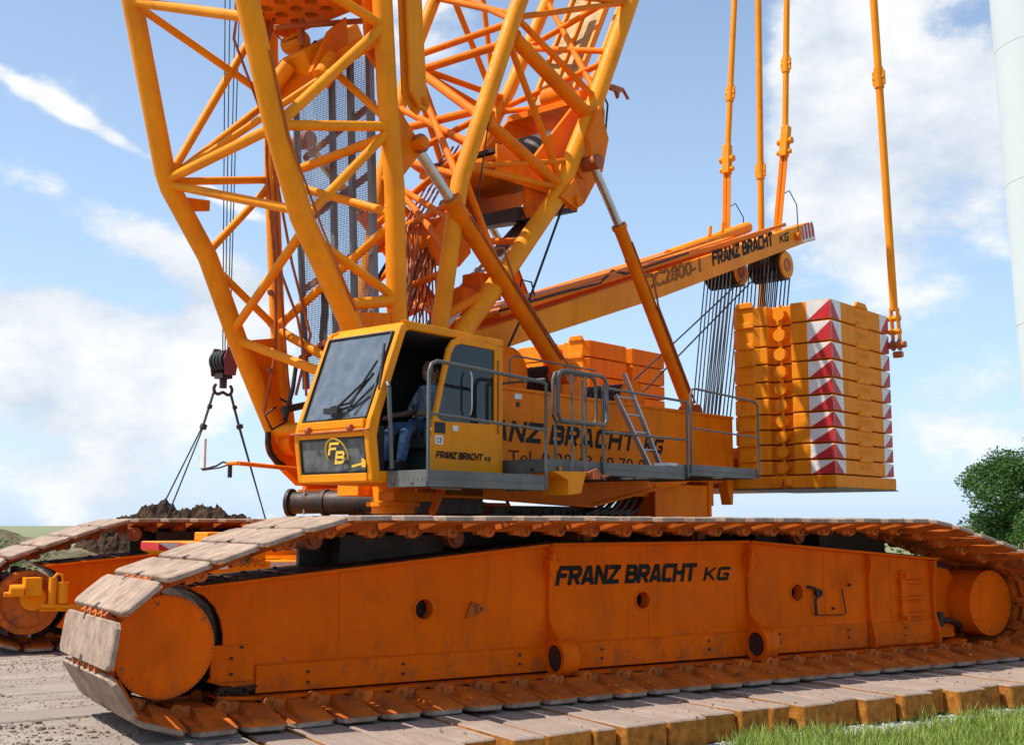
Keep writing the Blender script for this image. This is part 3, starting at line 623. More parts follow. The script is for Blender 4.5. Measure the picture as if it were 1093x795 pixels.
        q = MB(); q.tube([(6.72, -.02, .80), (6.80, -.05, .78), (6.86, -.05, .72), (6.80, -.05, .66), (6.82, -.04, .50)], .016, 8); q.tube([(6.82, -.04, .50), (7.25, -.03, .49)], .006, 6); q.tube([(7.22, -.03, .76), (7.26, -.04, .50)], .008, 6)
        q.ring((6.86, -.06, .73), (6.86, -.02, .73), .045, .022, 14); q.build('latch_chain', DARK, root)
    # sprocket / drive end
    XD, ZD, CD = -.112, .572, -.40
    q = MB()
    if near:
        q.cyl((XD, Y(CD), ZD), (XD, Y(.09), ZD), .369, 64); q.build('sprocket_cover', CRAWL, root, bevel=.004)
        q = MB()
        for k in range(76):
            t = 2*math.pi*k/76; q.cyl((XD+math.cos(t)*.359, Y(CD-.007), ZD+math.sin(t)*.359), (XD+math.cos(t)*.359, Y(CD+.03), ZD+math.sin(t)*.359), .0085, 8)
        q.each('cover_bolt', TRACKP, root)
        q = MB()
        for t, r_ in ((R(100), .32), (R(33), .345), (R(205), .33)): q.cyl((XD+math.cos(t)*r_*.97, Y(CD-.004), ZD+math.sin(t)*r_*.97), (XD+math.cos(t)*r_*.97, Y(CD+.02), ZD+math.sin(t)*r_*.97), .016, 12)
        q.each('cover_plug', RUST, root)
        q = MB(); q.bx(.36, .70, Y(-.015), Y(.03), .24, .52); q.build('end_plate', CRAWL, root, bevel=.004)
        q = MB(); rr_ = random.Random(5)
        for _ in range(60): x_ = rr_.uniform(.40, .70); clod(q, (x_, Y(-.03+rr_.uniform(-.03, .02)), .15+rr_.uniform(0, .05)), rr_.uniform(.015, .04))
        q.build('packed_dirt', SOIL, root)
    else:
        q.cyl((0, Y(0), ZC), (0, Y(.09), ZC), .37, 48); q.ring((0, Y(-.05), ZC), (0, Y(0), ZC), .36, .30, 48); q.build('sprocket_cover', TRACKP, root)
        q = MB()
        for k in range(20): t = 2*math.pi*k/20; q.cyl((math.cos(t)*.33, Y(-.07), ZC+math.sin(t)*.33), (math.cos(t)*.33, Y(-.05), ZC+math.sin(t)*.33), .014, 8)
        q.each('cover_bolt', RUST, root)
        q = MB(); q.bx(-.08, .10, Y(-.32), Y(-.1), .64, .84); q.cyl((.05, Y(-.1), ZC+.05), (.05, Y(0), ZC+.05), .14, 20); q.cyl((-.24, Y(-.3), .70), (-.10, Y(-.3), .70), .07, 14); q.cyl((-.30, Y(-.3), .66), (-.24, Y(-.3), .66), .03, 14)
        q.cyl((.22, Y(-.3), .52), (.22, Y(-.3), .84), .045, 14); q.cyl((.34, Y(-.28), .54), (.34, Y(-.28), .78), .065, 14); q.tube([(.22, Y(-.3), .82), (.26, Y(-.32), .88), (.32, Y(-.3), .86), (.34, Y(-.28), .78)], .018); q.build('drive_motor', YELLOW, root, bevel=.01)
        q = MB(); q.tube([(.1, Y(-.32), .52), (.5, Y(-.32), .50), (1.1, Y(-.2), .52), (1.9, Y(-.1), .5)], .025); q.tube([(.1, Y(-.25), .47), (.9, Y(-.25), .46), (1.5, Y(-.1), .46)], .02); q.each('hydraulic_pipe', YELLOW, root)
    q = MB(); q.cyl((XS, Y(.10), ZC), (XS, Y(.78), ZC), .33, 40)
    for k in range(12):
        t = 2*math.pi*k/12
        for ya in (.14, .60): q.bx(0, 0, 0, 0, 0, 0) if False else q.beam((XS+math.cos(t)*.3, Y(ya), ZC+math.sin(t)*.3), (XS+math.cos(t)*.40, Y(ya), ZC+math.sin(t)*.40), .09, .10, (0, 1, 0))
    q.build('sprocket', DARK, root)
    # idler
    q = MB(); q.cyl((XI, Y(CV), .551), (XI, Y(.60), .551), .368, 56); q.build('idler', CRAWL, root, bevel=.008)
    q = MB()
    for t in range(22): a = 2*math.pi*t/22; q.cyl((XI+math.cos(a)*.33, Y(CV-.006), .551+math.sin(a)*.33), (XI+math.cos(a)*.33, Y(CV+.02), .551+math.sin(a)*.33), .010, 8)
    q.each('idler_bolt', RUST, root)
    q = MB(); q.cyl((XI, Y(.6), .529), (XI, Y(.85), .529), .40, 40); q.build('idler_rim', DARK, root)
    q = MB(); q.plate([(8.7, .98), (9.10, .93), (9.20, .84), (9.2, .30), (9.2, .17), (8.7, .17)], [], 1, Y(.10), Y(.16)); q.bx(8.70, 9.05, Y(.0), Y(.1), .17, .32)
    q.build('idler_yoke', CRAWL, root, bevel=.006)
    q = MB(); q.tube([(8.75, Y(-.02), .38), (8.95, Y(-.03), .36), (9.1, Y(-.03), .30), (9.2, Y(.05), .22)], .03); q.bx(8.74, 8.82, Y(-.05), Y(.02), .30, .46); q.build('tensioner', DARK, root)
    # rollers
    for k in range(17): q = MB(); x_ = .75+k*.5; q.cyl((x_, Y(.12), .20), (x_, Y(.70), .20), .125, 20); q.build('track_roller', DARK, root)
    for x_ in (1.25, 2.6, 4.0, 5.4, 6.8, 8.2): q = MB(); q.cyl((x_, Y(.16), 1.325), (x_, Y(.66), 1.325), .085, 20); q.cyl((x_, Y(.12), 1.325), (x_, Y(.16), 1.325), .05, 12); q.build('carrier_roller', RUST, root)
    q = MB()
    for a, b in ((1.55, 2.55), (6.3, 6.65), (7.25, 8.3)): q.bx(a, b, Y(.30), Y(.55), .95, 1.36)
    q.each('roller_bracket', DARK, root, bevel=.01)
    q = MB(); q.bx(.15, 9.2, Y(.45), Y(.5), .03, .45); q.build('roller_frame', DARK, root)
    q = MB(); q.bx(1.3, 6.6, Y(.60), Y(.66), 1.0, 1.40); q.bx(7.1, 8.4, Y(.60), Y(.66), .9, 1.38); q.each('chain_guide', DARK, root)
    return root
crawler(0, True); crawler(5.76, False)

# ---------------------------------------------------------------- undercarriage
q = MB(); q.bx(3.5, 6.2, 1.7, 5.6, .50, 1.20); q.bx(2.7, 3.5, .9, 6.0, .55, 1.15); q.bx(6.2, 6.7, .9, 6.0, .55, 1.15)
q.build('carbody', ORANGE, crane)
q = MB(S); q.cyl((0, 0, 1.2), (0, 0, 1.36), 1.35, 64); q.cyl((0, 0, 1.36), (0, 0, 1.56), 1.45, 64)
for k in range(60): t = k*math.pi/30; q.cyl((math.cos(t)*1.4, math.sin(t)*1.4, 1.56), (math.cos(t)*1.4, math.sin(t)*1.4, 1.60), .025, 6)
q.build('slewing_ring', DARK, crane)
q = MB(); q.prism([(1.75, .98), (1.85, 1.30), (2.0, 1.34), (2.35, 1.34), (2.4, 1.2), (2.25, 1.2), (2.2, 1.28), (2.05, 1.25), (2.0, .98)], 1, 1.25, 1.5); q.build('red_jack_bracket', mat('red_orange_paint', (.62, .06, .012), .4), crane)
q = MB(S); q.tube([(-1.6, -1.0, 1.75), (-1.2, -1.3, 1.66), (-.9, -1.35, 1.66), (-.8, -1.2, 1.78), (-1.0, -.9, 1.8)], .025); q.build('hose', RUST, crane)

# ---------------------------------------------------------------- superstructure frame
q = MB(S); q.bx(-1.22, 3.84, -1.50, -1.44, 2.06, 2.95); q.bx(-1.5, 3.9, 1.44, 1.50, 2.0, 2.95); q.bx(-1.5, 3.84, -1.44, 1.44, 2.02, 2.12); q.bx(-1.22, 3.84, -1.52, -1.36, 2.93, 2.965); q.bx(3.84, 3.9, -1.44, 1.44, 2.0, 2.93)
q.bx(-1.28, -1.22, -1.5, 1.4, 2.0, 3.1)
q.build('machinery_house', ORANGE, crane, bevel=.006)
q = MB(S); q.prism([(-2.3, 1.92), (-2.2, 1.74), (-1.43, 1.735), (.39, 1.665), (2.76, 2.06), (3.9, 2.14), (3.9, 2.22), (-2.3, 2.08)], 1, -1.50, -1.42)
q.prism([(-2.3, 1.90), (-2.2, 1.72), (-1.43, 1.715), (.39, 1.645), (2.76, 2.04), (3.9, 2.12), (3.9, 2.15), (2.76, 2.07), (.39, 1.675), (-1.43, 1.745), (-2.2, 1.75)], 1, -1.56, -1.425)
q.prism([(-1.5, 1.74), (.39, 1.665), (2.76, 2.06), (3.9, 2.14), (3.9, 2.22), (-1.5, 2.08)], 1, 1.42, 1.50)
q.bx(-1.9, 3.0, -1.42, 1.1, 1.80, 1.86); q.build('main_girder', ORANGE, crane, bevel=.004)
q = MB(S); q.bx(1.84, 3.15, -1.49, -.9, 1.50, 1.97); q.bx(1.80, 3.19, -1.52, -1.49, 1.50, 1.545); q.bx(1.80, 1.86, -1.52, -1.49, 1.55, 1.97); q.bx(3.13, 3.19, -1.52, -1.49, 1.55, 1.97)
q.build('rear_winch_box', ORANGE, crane, bevel=.006)
q = MB(S); q.bx(3.22, 3.36, -1.45, -1.1, 1.70, 2.1); q.prism([(3.62, 2.12), (3.84, 2.14), (3.80, 1.72), (3.74, 1.72)], 1, -1.5, -1.35); q.each('stop_bracket', ORANGE, crane, bevel=.004)
q = MB(S); q.bx(-1.0, 1.7, -1.2, 1.2, 1.5, 1.66); 
for k in range(6): q.tube([(.5+k*.17, -1.35, 1.56), (.75+k*.17, -1.36, 1.62), (1.1+k*.14, -1.3, 1.78)], .03)
q.build('pipework', DARK, crane)
block_letters('FRANZ BRACHT', (-1.95, -1.503, 2.36), (1, 0, 0), (0, 0, 1), (0, -1, 0), 3.32, .235, BLACKP, crane, xf=S)
block_letters('KG', (1.56, -1.503, 2.36), (1, 0, 0), (0, 0, 1), (0, -1, 0), .47, .185, BLACKP, crane, xf=S)
lettering('Auto Tel. 0 29 43 / 9 70-0', (-1.85, -1.503, 2.115), (1, 0, 0), (0, 0, 1), (0, -1, 0), 3.45, .15, BLACKP, crane, 0, .0, xf=S)
q = MB(S); q.bx(-.98, -.86, -1.512, -1.501, 2.84, 2.90); q.build('notice_plate', WHITE, crane)
q = MB(S); q.cyl((-.92, -1.512, 2.78), (-.92, -1.5, 2.78), .03, 12); q.build('emergency_button', BLACK, crane)
# support under cab
q = MB(S); q.cyl((-2.95, -1.62, 1.55), (-2.95, -1.62, 1.86), .21, 32); q.cyl((-2.95, -1.62, 1.62), (-2.95, -1.62, 1.66), .26, 32); q.bx(-3.3, -1.8, -1.5, -1.2, 1.72, 1.86); q.build('cab_pedestal', YELLOW, crane, bevel=.006)
q = MB(S); q.beam((-2.75, -1.95, 1.55), (-2.55, -1.9, 1.80), .05, .07); q.bx(-3.6, -3.0, -2.3, -2.1, 1.66, 1.74); q.build('cab_stay', ORANGE, crane, bevel=.004)
q = MB(S); q.cyl((-3.0, -2.2, 1.80), (-2.62, -2.2, 1.80), .025, 10); q.build('grease_pump', WHITE, crane)
q = MB(S); q.cyl((-3.0, -.14, 1.67), (-2.62, -1.2, 1.68), .115, 28); q.cyl((-3.01, -.12, 1.67), (-2.995, -.155, 1.67), .15, 28); q.cyl((-2.86, -.50, 1.67), (-2.845, -.54, 1.67), .14, 28); q.bx(-2.5, -1.5, -1.5, -.55, 1.56, 1.84)
for k in range(14): q.cyl((-2.84+k*.010, -.56-k*.028, 1.67), (-2.835+k*.010, -.574-k*.028, 1.67), .125, 20)
q.build('auxiliary_drum', DARK, crane)
q = MB(S)
for i in range(9): q.ring((-3.02, -.36, 1.80-i*.03), (-3.01, -.36, 1.80-i*.03), .014, .007, 8)
q.build('chain', ALU, crane)
q = MB(S)
for y_ in (1.0, -1.0):
    q.prism([(-2.2+.25*math.cos(R(t)), 2.39+.25*math.sin(R(t))) for t in range(60, 236, 16)]+[(-2.28, 2.12), (-1.98, 1.90), (-1.2, 1.90), (-1.2, 2.95)], 1, y_-.06 if y_ > 0 else y_-.04, y_+.05)
q.each('boom_foot_bracket', ORANGE, crane, bevel=.008)
q = MB(S); q.cyl((-2.2, 1.1, 2.39), (-2.2, .72, 2.39), .16, 32); q.cyl((-2.2, -1.1, 2.39), (-2.2, -.72, 2.39), .16, 32); q.each('foot_boss', ORANGE, crane, bevel=.01)
q = MB(S); q.cyl((-2.2, 1.2, 2.39), (-2.2, .66, 2.39), .07, 24); q.cyl((-2.2, .66, 2.39), (-2.2, .58, 2.39), .03, 12); q.cyl((-2.2, -1.2, 2.39), (-2.2, -.66, 2.39), .075, 24); q.each('foot_pin', RUST, crane)
q = MB(S); q.tube([(-2.50, .92, 2.50), (-2.50, .92, 2.38), (-2.46, .92, 2.26), (-2.36, .92, 2.16), (-2.26, .92, 2.12)], .035); q.build('rubber_guard', BLACK, crane)
# winches on deck
for (x_, z_, r_, y0, y1) in ((-.2, 3.25, .34, -.75, .75), (1.0, 3.22, .34, -.75, .75), (2.5, 3.15, .28, -.7, .7)):
    wn = empty('winch', (0, 0, 0), crane)
    q = MB(S); q.cyl((x_, y0, z_), (x_, y1, z_), r_*.8, 32)
    for k in range(30): yy = y0+.03+k*(y1-y0-.06)/29; q.cyl((x_, yy-.012, z_), (x_, yy+.012, z_), r_*.82+.012*(k % 2), 24)
    q.build('rope_drum', DARK, wn)
    q = MB(S)
    for yy in (y0, y1): q.cyl((x_, yy-.02, z_), (x_, yy+.02, z_), r_, 32); q.bx(x_-.2, x_+.2, yy-.04, yy+.04, 2.95, z_)
    q.each('drum_flange', ORANGE, wn)

# ---------------------------------------------------------------- lattice sections
def chordset(parent, pts, r, m=YELLOW, name='chord', n=18):
    q = MB(S); q.tube(pts, r, n); return q.build(name, m, parent)
boom = empty('boom', (0, 0, 0), crane)
A_ = [(-2.24, 1.0, 2.34), (-2.91, 1.0, 3.53), (-3.34, 1.0, 4.41), (-3.86, 1.0, 5.10), (-3.93, 1.0, 5.25), (-4.42, 1.0, 7.07), (-4.66, 1.0, 8.0), (-5.2, 1.0, 10)]
D_ = [(-2.12, 1.0, 2.45), (-2.27, 1.0, 3.19), (-2.34, 1.0, 3.74), (-2.48, 1.0, 5.5), (-2.57, 1.0, 7.71), (-2.7, 1.0, 10.2)]
B_ = [(-2.44, -1.0, 2.5), (-3.02, -1.0, 3.54), (-3.66, -1.0, 4.47), (-4.01, -1.0, 5.31), (-4.39, -1.0, 6.48), (-4.6, -1.0, 7.12), (-5.1, -1.0, 9.1)]
C_ = [(-2.2, -1.0, 2.5), (-2.33, -1.0, 3.63), (-2.39, -1.0, 5.05), (-2.52, -1.0, 6.07), (-2.61, -1.0, 7.1), (-2.75, -1.0, 9.2)]
for P_, r_ in ((A_, .112), (D_, .088), (B_, .118), (C_, .112)): chordset(boom, P_, r_)
BOOM_BRACES = [
    ((-4.42, 1.0, 7.04), (-4.38, -1.0, 6.3), 0.060), ((-4.35, 1.0, 7.05), (-2.53, 1.0, 6.48), 0.050), ((-3.87, 1.0, 5.19), (-2.57, 1.0, 7.65), 0.055),
    ((-3.85, 1.0, 5.19), (-2.53, 1.0, 6.48), 0.050), ((-3.87, 1.0, 5.19), (-4.01, -1.0, 5.31), 0.060), ((-3.87, 1.0, 5.17), (-2.48, 1.0, 5.5), 0.050),
    ((-3.84, 1.0, 5.15), (-3.68, -1.0, 4.53), 0.055), ((-3.34, 1.0, 4.46), (-2.48, 1.0, 5.45), 0.050), ((-3.31, 1.0, 4.36), (-2.33, 1.0, 3.72), 0.050),
    ((-2.95, 1.0, 3.64), (-3.61, -1.0, 4.38), 0.055), ((-2.91, 1.0, 3.53), (-2.66, -1.0, 2.77), 0.060), ((-3.34, -1.0, 4.44), (-2.38, -1.0, 3.84), 0.055),
    ((-2.45, -1.0, 4.68), (-2.29, 1.0, 3.75), 0.055), ((-2.48, 1.0, 5.5), (-2.4, -1.0, 4.76), 0.055), ((-3.63, -1.0, 4.45), (-2.42, -1.0, 5.68), 0.055),
    ((-2.48, 1.0, 5.5), (-2.47, -1.0, 5.62), 0.060), ((-3.99, -1.0, 5.33), (-2.49, -1.0, 5.71), 0.060), ((-2.56, 1.0, 7.54), (-2.5, -1.0, 5.76), 0.050),
    ((-4.01, -1.0, 5.31), (-2.59, -1.0, 6.81), 0.065), ((-4.43, -1.0, 7.1), (-2.6, -1.0, 6.81), 0.060), ((-2.31, 1.0, 3.72), (-2.3, -1.0, 2.75), 0.060),
    ((-3.02, -1.0, 3.72), (-2.34, -1.0, 3.82), 0.070), ((-3.85, 1.0, 5.19), (-2.53, -1.0, 6.7), 0.045), ((-4.42, 1.0, 7.07), (-4.43, -1.0, 7.1), 0.060),
    ((-2.59, 1.0, 8.42), (-2.59, -1.0, 6.81), 0.050), ((-4.42, 1.0, 7.07), (-2.59, 1.0, 8.42), 0.050), ((-2.35, 1.0, 2.5), (-2.47, -1.0, 2.61), 0.080),
    ((-4.66, 1.0, 8.0), (-4.43, -1.0, 7.1), .055), ((-4.66, 1.0, 8.0), (-2.59, 1.0, 8.42), .05), ((-4.6, -1, 7.12), (-2.7, -1, 8.6), .06)]
def snap(p, chords):
    p = Vector(p); best = None
    for c in chords:
        if abs(c[0][1]-p.y) > .01: continue
        for a, b in zip(c, c[1:]):
            a, b = Vector(a), Vector(b); t = max(0, min(1, (p-a).dot(b-a)/(b-a).length_squared)); h_ = a+(b-a)*t
            if best is None or (h_-p).length < best[0]: best = ((h_-p).length, h_)
    return best[1] if best and best[0] < .75 else p
BOOM_BRACES = [(snap(a, (A_, B_, C_, D_)), snap(b, (A_, B_, C_, D_)), r_) for a, b, r_ in BOOM_BRACES]
def brace(a, b, r_, m, parent):
    a, b = Vector(a), Vector(b); d = (b-a).normalized(); q = MB(S); q.tube([a, b], r_*.88, 14)
    for p_, s_ in ((a, 1), (b, -1)): q.cyl(p_+d*s_*.095, p_+d*s_*.145, r_*1.06, 14, r_*.90)
    q.build('brace', m, parent)
for a, b, r_ in BOOM_BRACES: brace(a, b, r_, YELLOW, boom)
# web plates at the foot
q = MB(S); q.prism([(-2.36, 2.5), (-2.86, 3.52), (-2.33, 3.62), (-2.2, 2.5)], 1, .97, 1.03); q.prism([(-2.42, 2.6), (-3.0, 3.60), (-2.35, 3.68), (-2.25, 2.6)], 1, -1.03, -.97); q.each('foot_web_plate', ORANGE, boom)
q = MB(S); q.bx(-3.42, -3.22, .93, 1.2, 5.0, 5.08) if False else q.prism([(-3.80, 5.02), (-3.35, 5.06), (-3.35, 4.94), (-3.70, 4.86)], 1, .98, 1.0); q.build('gusset_plate', ORANGE, boom)
# perforated walkway with its stringers inside the boom
q = MB(S); q.add([(-2.22, .62, 3.0), (-2.22, -.52, 3.0), (-2.40, -.52, 6.82), (-2.40, .72, 6.55)], [(0, 1, 2, 3)]); q.build('perforated_walkway', PERF, boom, recalc=False)
q = MB(S)
for a, b, r_ in (((-2.19, .64, 3.0), (-2.37, .74, 6.55), .035), ((-2.19, -.54, 3.0), (-2.37, -.54, 6.82), .035), ((-2.19, .1, 3.0), (-2.37, .1, 6.8), .03), ((-2.19, -.22, 3.0), (-2.37, -.22, 6.8), .03)): q.beam(a, b, r_*2, r_*2)
q.each('walkway_stringer', STRG, boom)
q = MB(S)
for z_ in (3.5, 4.3, 5.1, 5.9): q.beam((-2.25-.02*z_/5, -.54, z_+.25), (-2.25, .68, z_-.15), .05, .06)
q.each('walkway_crossbar', RUST, boom)
# back-stop lugs on the near rear chord
q = MB(S)
for y_ in (-1.19, -1.07): q.prism([(-2.50, 8.2), (-2.30, 8.2), (-2.12, 6.15), (-2.06, 6.02), (-2.12, 5.92), (-2.22, 5.95), (-2.36, 6.1)], 1, y_-.02, y_+.02)
q.each('backstop_lug', YELLOW, boom, bevel=.004)
q = MB(S); q.cyl((-2.16, -1.24, 6.03), (-2.16, -1.0, 6.03), .045, 14); q.cyl((-2.13, -1.2, 5.58), (-2.13, -.9, 5.58), .07, 16); q.prism([(-2.46, 6.0), (-2.1, 5.66), (-2.05, 5.5), (-2.3, 5.2), (-2.4, 5.1)], 1, -1.05, -.95); q.build('pin_joint', ORANGE, boom)
# winch and sheave gear inside the top of the boom section
wh = boom
q = MB(S); q.beam((-2.86, .10, 6.52), (-2.05, .10, 7.12), .40, .34); q.each('hoist_housing', YELLOW, wh, bevel=.03)
q = MB(S); q.prism([(-3.0, 6.35), (-2.72, 6.25), (-2.45, 6.75), (-2.5, 7.15), (-2.75, 6.9)], 1, -.30, -.24); q.prism([(-2.62, 6.55), (-2.36, 6.35), (-2.36, 7.6), (-2.75, 7.6)], 1, -.80, -.74); q.prism([(-3.1, 6.2), (-2.85, 6.05), (-2.6, 6.5), (-2.8, 6.75)], 1, .45, .5)
q.beam((-2.95, .5, 6.2), (-2.5, -.6, 6.75), .10, .14); q.each('winch_cheek', ORANGE, wh, bevel=.01)
q = MB(S); q.cyl((-2.95, .15, 6.55), (-3.1, .35, 6.2), .09, 20); q.cyl((-2.72, -.30, 6.60), (-2.98, -.42, 6.28), .075, 20); q.cyl((-2.70, .2, 6.95), (-2.70, .5, 6.95), .10, 20); q.each('winch_motor', YELLOW, wh)
q = MB(S); q.tube([(-3.2, .1, 6.9), (-2.3, -.35, 7.15)], .035); q.tube([(-2.85, .05, 6.78), (-2.85, .05, 7.1)], .03); q.tube([(-3.05, .3, 6.95), (-2.95, .25, 6.85), (-2.8, .2, 6.95)], .012); q.each('control_linkage', RUST, wh)
q = MB(S); q.plate([(-3.3, -.60), (-2.45, -.60), (-2.45, .62), (-3.3, .62)], [(-3.12+.22*i, -.42+.26*j, .075) for i in range(3) for j in range(4)], 2, 7.22, 7.28); q.bx(-3.32, -2.43, -.64, -.605, 7.12, 7.5); q.bx(-3.32, -2.43, .625, .66, 7.12, 7.5); q.each('slotted_cover', ORANGE, wh)
q = MB(S); q.bx(-3.3, -2.45, -.6, .6, 7.34, 7.42); q.build('cover_backing', DARK, wh)
q = MB(S); q.cyl((-2.62, .15, 6.82), (-2.56, .12, 6.92), .055, 14); q.build('lamp', BLACK, wh)
q = MB(S); q.tube([(-2.43, -.95, 6.2), (-2.35, -.93, 5.9), (-2.5, -.9, 5.6)], .015); q.cyl((-2.36, -.86, 6.05), (-2.30, -.86, 6.05), .05, 12); q.each('sensor', DARK, wh)
# hoses and hoist ropes inside the boom
q = MB(S)
hs = [[(-2.9, .6, 7.4), (-2.95, .55, 6.2), (-2.85, .6, 5.3), (-2.71, .5, 4.28), (-2.45, .5, 3.78), (-2.34, .5, 3.36), (-2.3, .5, 2.9)],
      [(-2.8, .5, 7.6), (-3.1, .5, 6.4), (-2.8, .55, 5.5), (-2.55, .5, 4.4), (-2.3, .45, 3.6), (-2.45, .5, 2.9)]]
for h_ in hs: q.tube(h_, .018, 6)
q.each('control_cable', RUST, boom)
q = MB(S)
for h_, r_ in (([(-2.2, .35, 4.6), (-2.15, .38, 3.9), (-2.07, .5, 3.61), (-1.98, .5, 3.15), (-2.1, .5, 2.85), (-2.6, .55, 2.72)], .045), ([(-2.45, .5, 3.3), (-2.5, .5, 2.95), (-2.6, .52, 2.6)], .025), ([(-2.66, .6, 2.75), (-2.8, .6, 2.65), (-2.7, .6, 2.5), (-2.5, .6, 2.6), (-2.45, .6, 2.8), (-2.6, .6, 2.86)], .014),
               ([(-2.9, .5, 7.6), (-3.2, .5, 6.9), (-3.05, .5, 6.2), (-2.95, .5, 5.8)], .02), ([(-2.15, .42, 4.2), (-2.1, .42, 3.3), (-2.2, .45, 2.9)], .03)): q.tube(h_, r_, 8)
q.each('hydraulic_hose', BLACK, boom)

q = MB(S)
for h_, r_ in (([(-2.62, .86, 2.7), (-2.5, .82, 3.4), (-2.55, .80, 4.4), (-2.68, .84, 5.6), (-2.74, .85, 7.2), (-2.9, .85, 9)], .02), ([(-2.30, .80, 2.9), (-2.46, .78, 4.0), (-2.62, .78, 5.5), (-2.66, .8, 6.8)], .016),
               ([(-2.95, .7, 8.2), (-3.25, .7, 7.4), (-3.3, .7, 6.9), (-3.0, .7, 6.35), (-2.7, .75, 5.9)], .018), ([(-3.02, -1.12, 3.6), (-3.5, -1.14, 4.35), (-3.95, -1.13, 5.2), (-4.2, -1.13, 6.0)], .012)): q.tube(h_, r_, 6)
q.each('grease_line', RUST, boom)
q = MB(S)
for z_ in (3.2, 4.1, 5.0, 5.9): q.beam((-2.60-.03*z_/5, .80, z_), (-2.40-.03*z_/5, .98, z_+.02), .05, .05)
q.each('pipe_clamp', RUST, boom)
mast = empty('derrick_mast', (0, 0, 0), crane)
E_ = [(-1.58, -0.9, 3.0), (-1.56, -0.9, 3.7), (-1.25, -0.9, 5.39), (-0.3, -0.9, 7.67), (-0.07, -0.9, 8.17), (0.42, -0.9, 9.35), (1.3, -.9, 11.4)]
F_ = [(-1.6, -0.9, 3.1), (-1.14, -0.9, 3.69), (-0.37, -0.9, 4.53), (0.57, -0.9, 5.6), (1.41, -0.9, 7.08), (2.27, -0.9, 8.79), (2.9, -0.9, 10.15), (3.4, -.9, 11.2)]
G_ = [(-1.3, 0.9, 3.1), (-1.1, 0.9, 4.2), (-0.80, 0.9, 5.9), (-0.25, 0.9, 7.73), (0.25, 0.9, 8.87), (0.94, 0.9, 10.35), (1.4, .9, 11.4)]
H_ = [(-1.2, 0.9, 3.1), (-0.47, 0.9, 4.09), (0.3, 0.9, 5.25), (1.46, 0.9, 7.32), (1.75, 0.9, 7.79), (2.62, 0.9, 9.42), (3.28, 0.9, 10.84)]
for P_, r_ in ((E_, .105), (F_, .12), (G_, .09), (H_, .10)): chordset(mast, P_, r_)
MAST_BRACES = [
    ((-0.25, -0.9, 7.74), (1.44, -0.9, 7.14), 0.050), ((-0.36, -0.9, 7.48), (1.26, -0.9, 6.86), 0.110), ((-0.41, -0.9, 7.42), (0.63, -0.9, 5.81), 0.050),
    ((-0.93, -0.9, 6.29), (0.63, -0.9, 5.76), 0.090), ((-1.1, -0.9, 5.57), (0.65, -0.9, 6.28), 0.040), ((-1.1, -0.9, 5.55), (0.63, -0.9, 5.74), 0.050),
    ((-1.15, -0.9, 5.48), (-0.53, -0.9, 4.41), 0.050), ((-1.53, -0.9, 3.74), (-0.65, -0.9, 4.23), 0.060), ((-0.41, -0.9, 7.68), (-0.25, 0.9, 7.67), 0.050),
    ((-0.55, -0.9, 7.37), (-0.33, 0.9, 7.41), 0.060), ((-1.03, -0.9, 6.46), (-0.6, 0.9, 6.56), 0.060), ((-1.11, -0.9, 6.36), (-0.75, 0.9, 6.03), 0.045),
    ((-0.34, 0.9, 7.57), (1.56, 0.9, 7.69), 0.050), ((-0.27, 0.9, 7.69), (0.58, 0.9, 6.06), 0.060), ((0.16, 0.9, 8.67), (-0.27, -0.9, 7.76), 0.050),
    ((0.36, 0.9, 9.05), (1.69, 0.9, 7.3), 0.050), ((2.19, 0.9, 8.55), (1.82, -0.9, 7.95), 0.050), ((2.17, 0.9, 8.57), (2.37, -0.9, 9.13), 0.050),
    ((1.56, 0.9, 7.42), (1.69, -0.9, 7.83), 0.050), ((2.65, 0.9, 9.48), (1.48, -0.9, 7.19), 0.050), ((-0.7, 0.9, 6.34), (0.67, 0.9, 5.95), 0.060),
    ((-0.83, 0.9, 5.76), (0.21, 0.9, 5.27), 0.060), ((-1.29, -0.9, 5.15), (-0.95, 0.9, 4.99), 0.050), ((-1.44, -0.9, 4.3), (-1.1, 0.9, 4.15), 0.050),
    ((-0.07, -0.9, 4.93), (0.3, 0.9, 5.25), 0.050), ((-0.07, -0.9, 8.15), (2.27, -0.9, 8.79), 0.050), ((-0.27, -0.9, 7.71), (2.27, -0.9, 8.81), 0.045),
    ((-0.3, 0.9, 7.56), (-1.25, -0.9, 5.39), 0.050), ((-0.78, 0.9, 6.0), (-1.41, -0.9, 4.52), 0.050), ((.42, -.9, 9.35), (2.27, -.9, 8.8), .05), ((.3, .9, 5.25), (-1.0, .9, 4.9), .05),
    ((-.34, .9, 7.57), (-.97, -.9, 6.3), .065), ((-.5, .9, 6.9), (-1.05, -.9, 5.9), .05), ((-.72, .9, 6.2), (-1.2, -.9, 5.45), .05), ((-1.05, -.9, 5.9), (-.9, .9, 5.2), .05), ((-.34, .9, 7.57), (.58, .9, 5.8), .05), ((1.41, -.9, 7.08), (1.5, .9, 7.4), .05), ((.63, -.9, 5.76), (.9, .9, 6.3), .05), ((-.5, .9, 6.9), (1.1, .9, 6.7), .045),
    ((-.34, .9, 7.57), (1.46, .9, 7.32), .045), ((.58, .9, 5.9), (-1.1, .9, 4.3), .045), ((-.3, -.9, 7.67), (.25, .9, 8.87), .045), ((1.46, .9, 7.32), (.94, .9, 10.3), .045), ((-1.35, -.9, 4.9), (-.8, .9, 5.9), .045), ((-1.56, -.9, 3.8), (-.3, .9, 4.35), .05), ((-.37, -.9, 4.53), (-.47, .9, 4.09), .05)]
MAST_BRACES = [(snap(a, (E_, F_, G_, H_)), snap(b, (E_, F_, G_, H_)), r_) for a, b, r_ in MAST_BRACES]
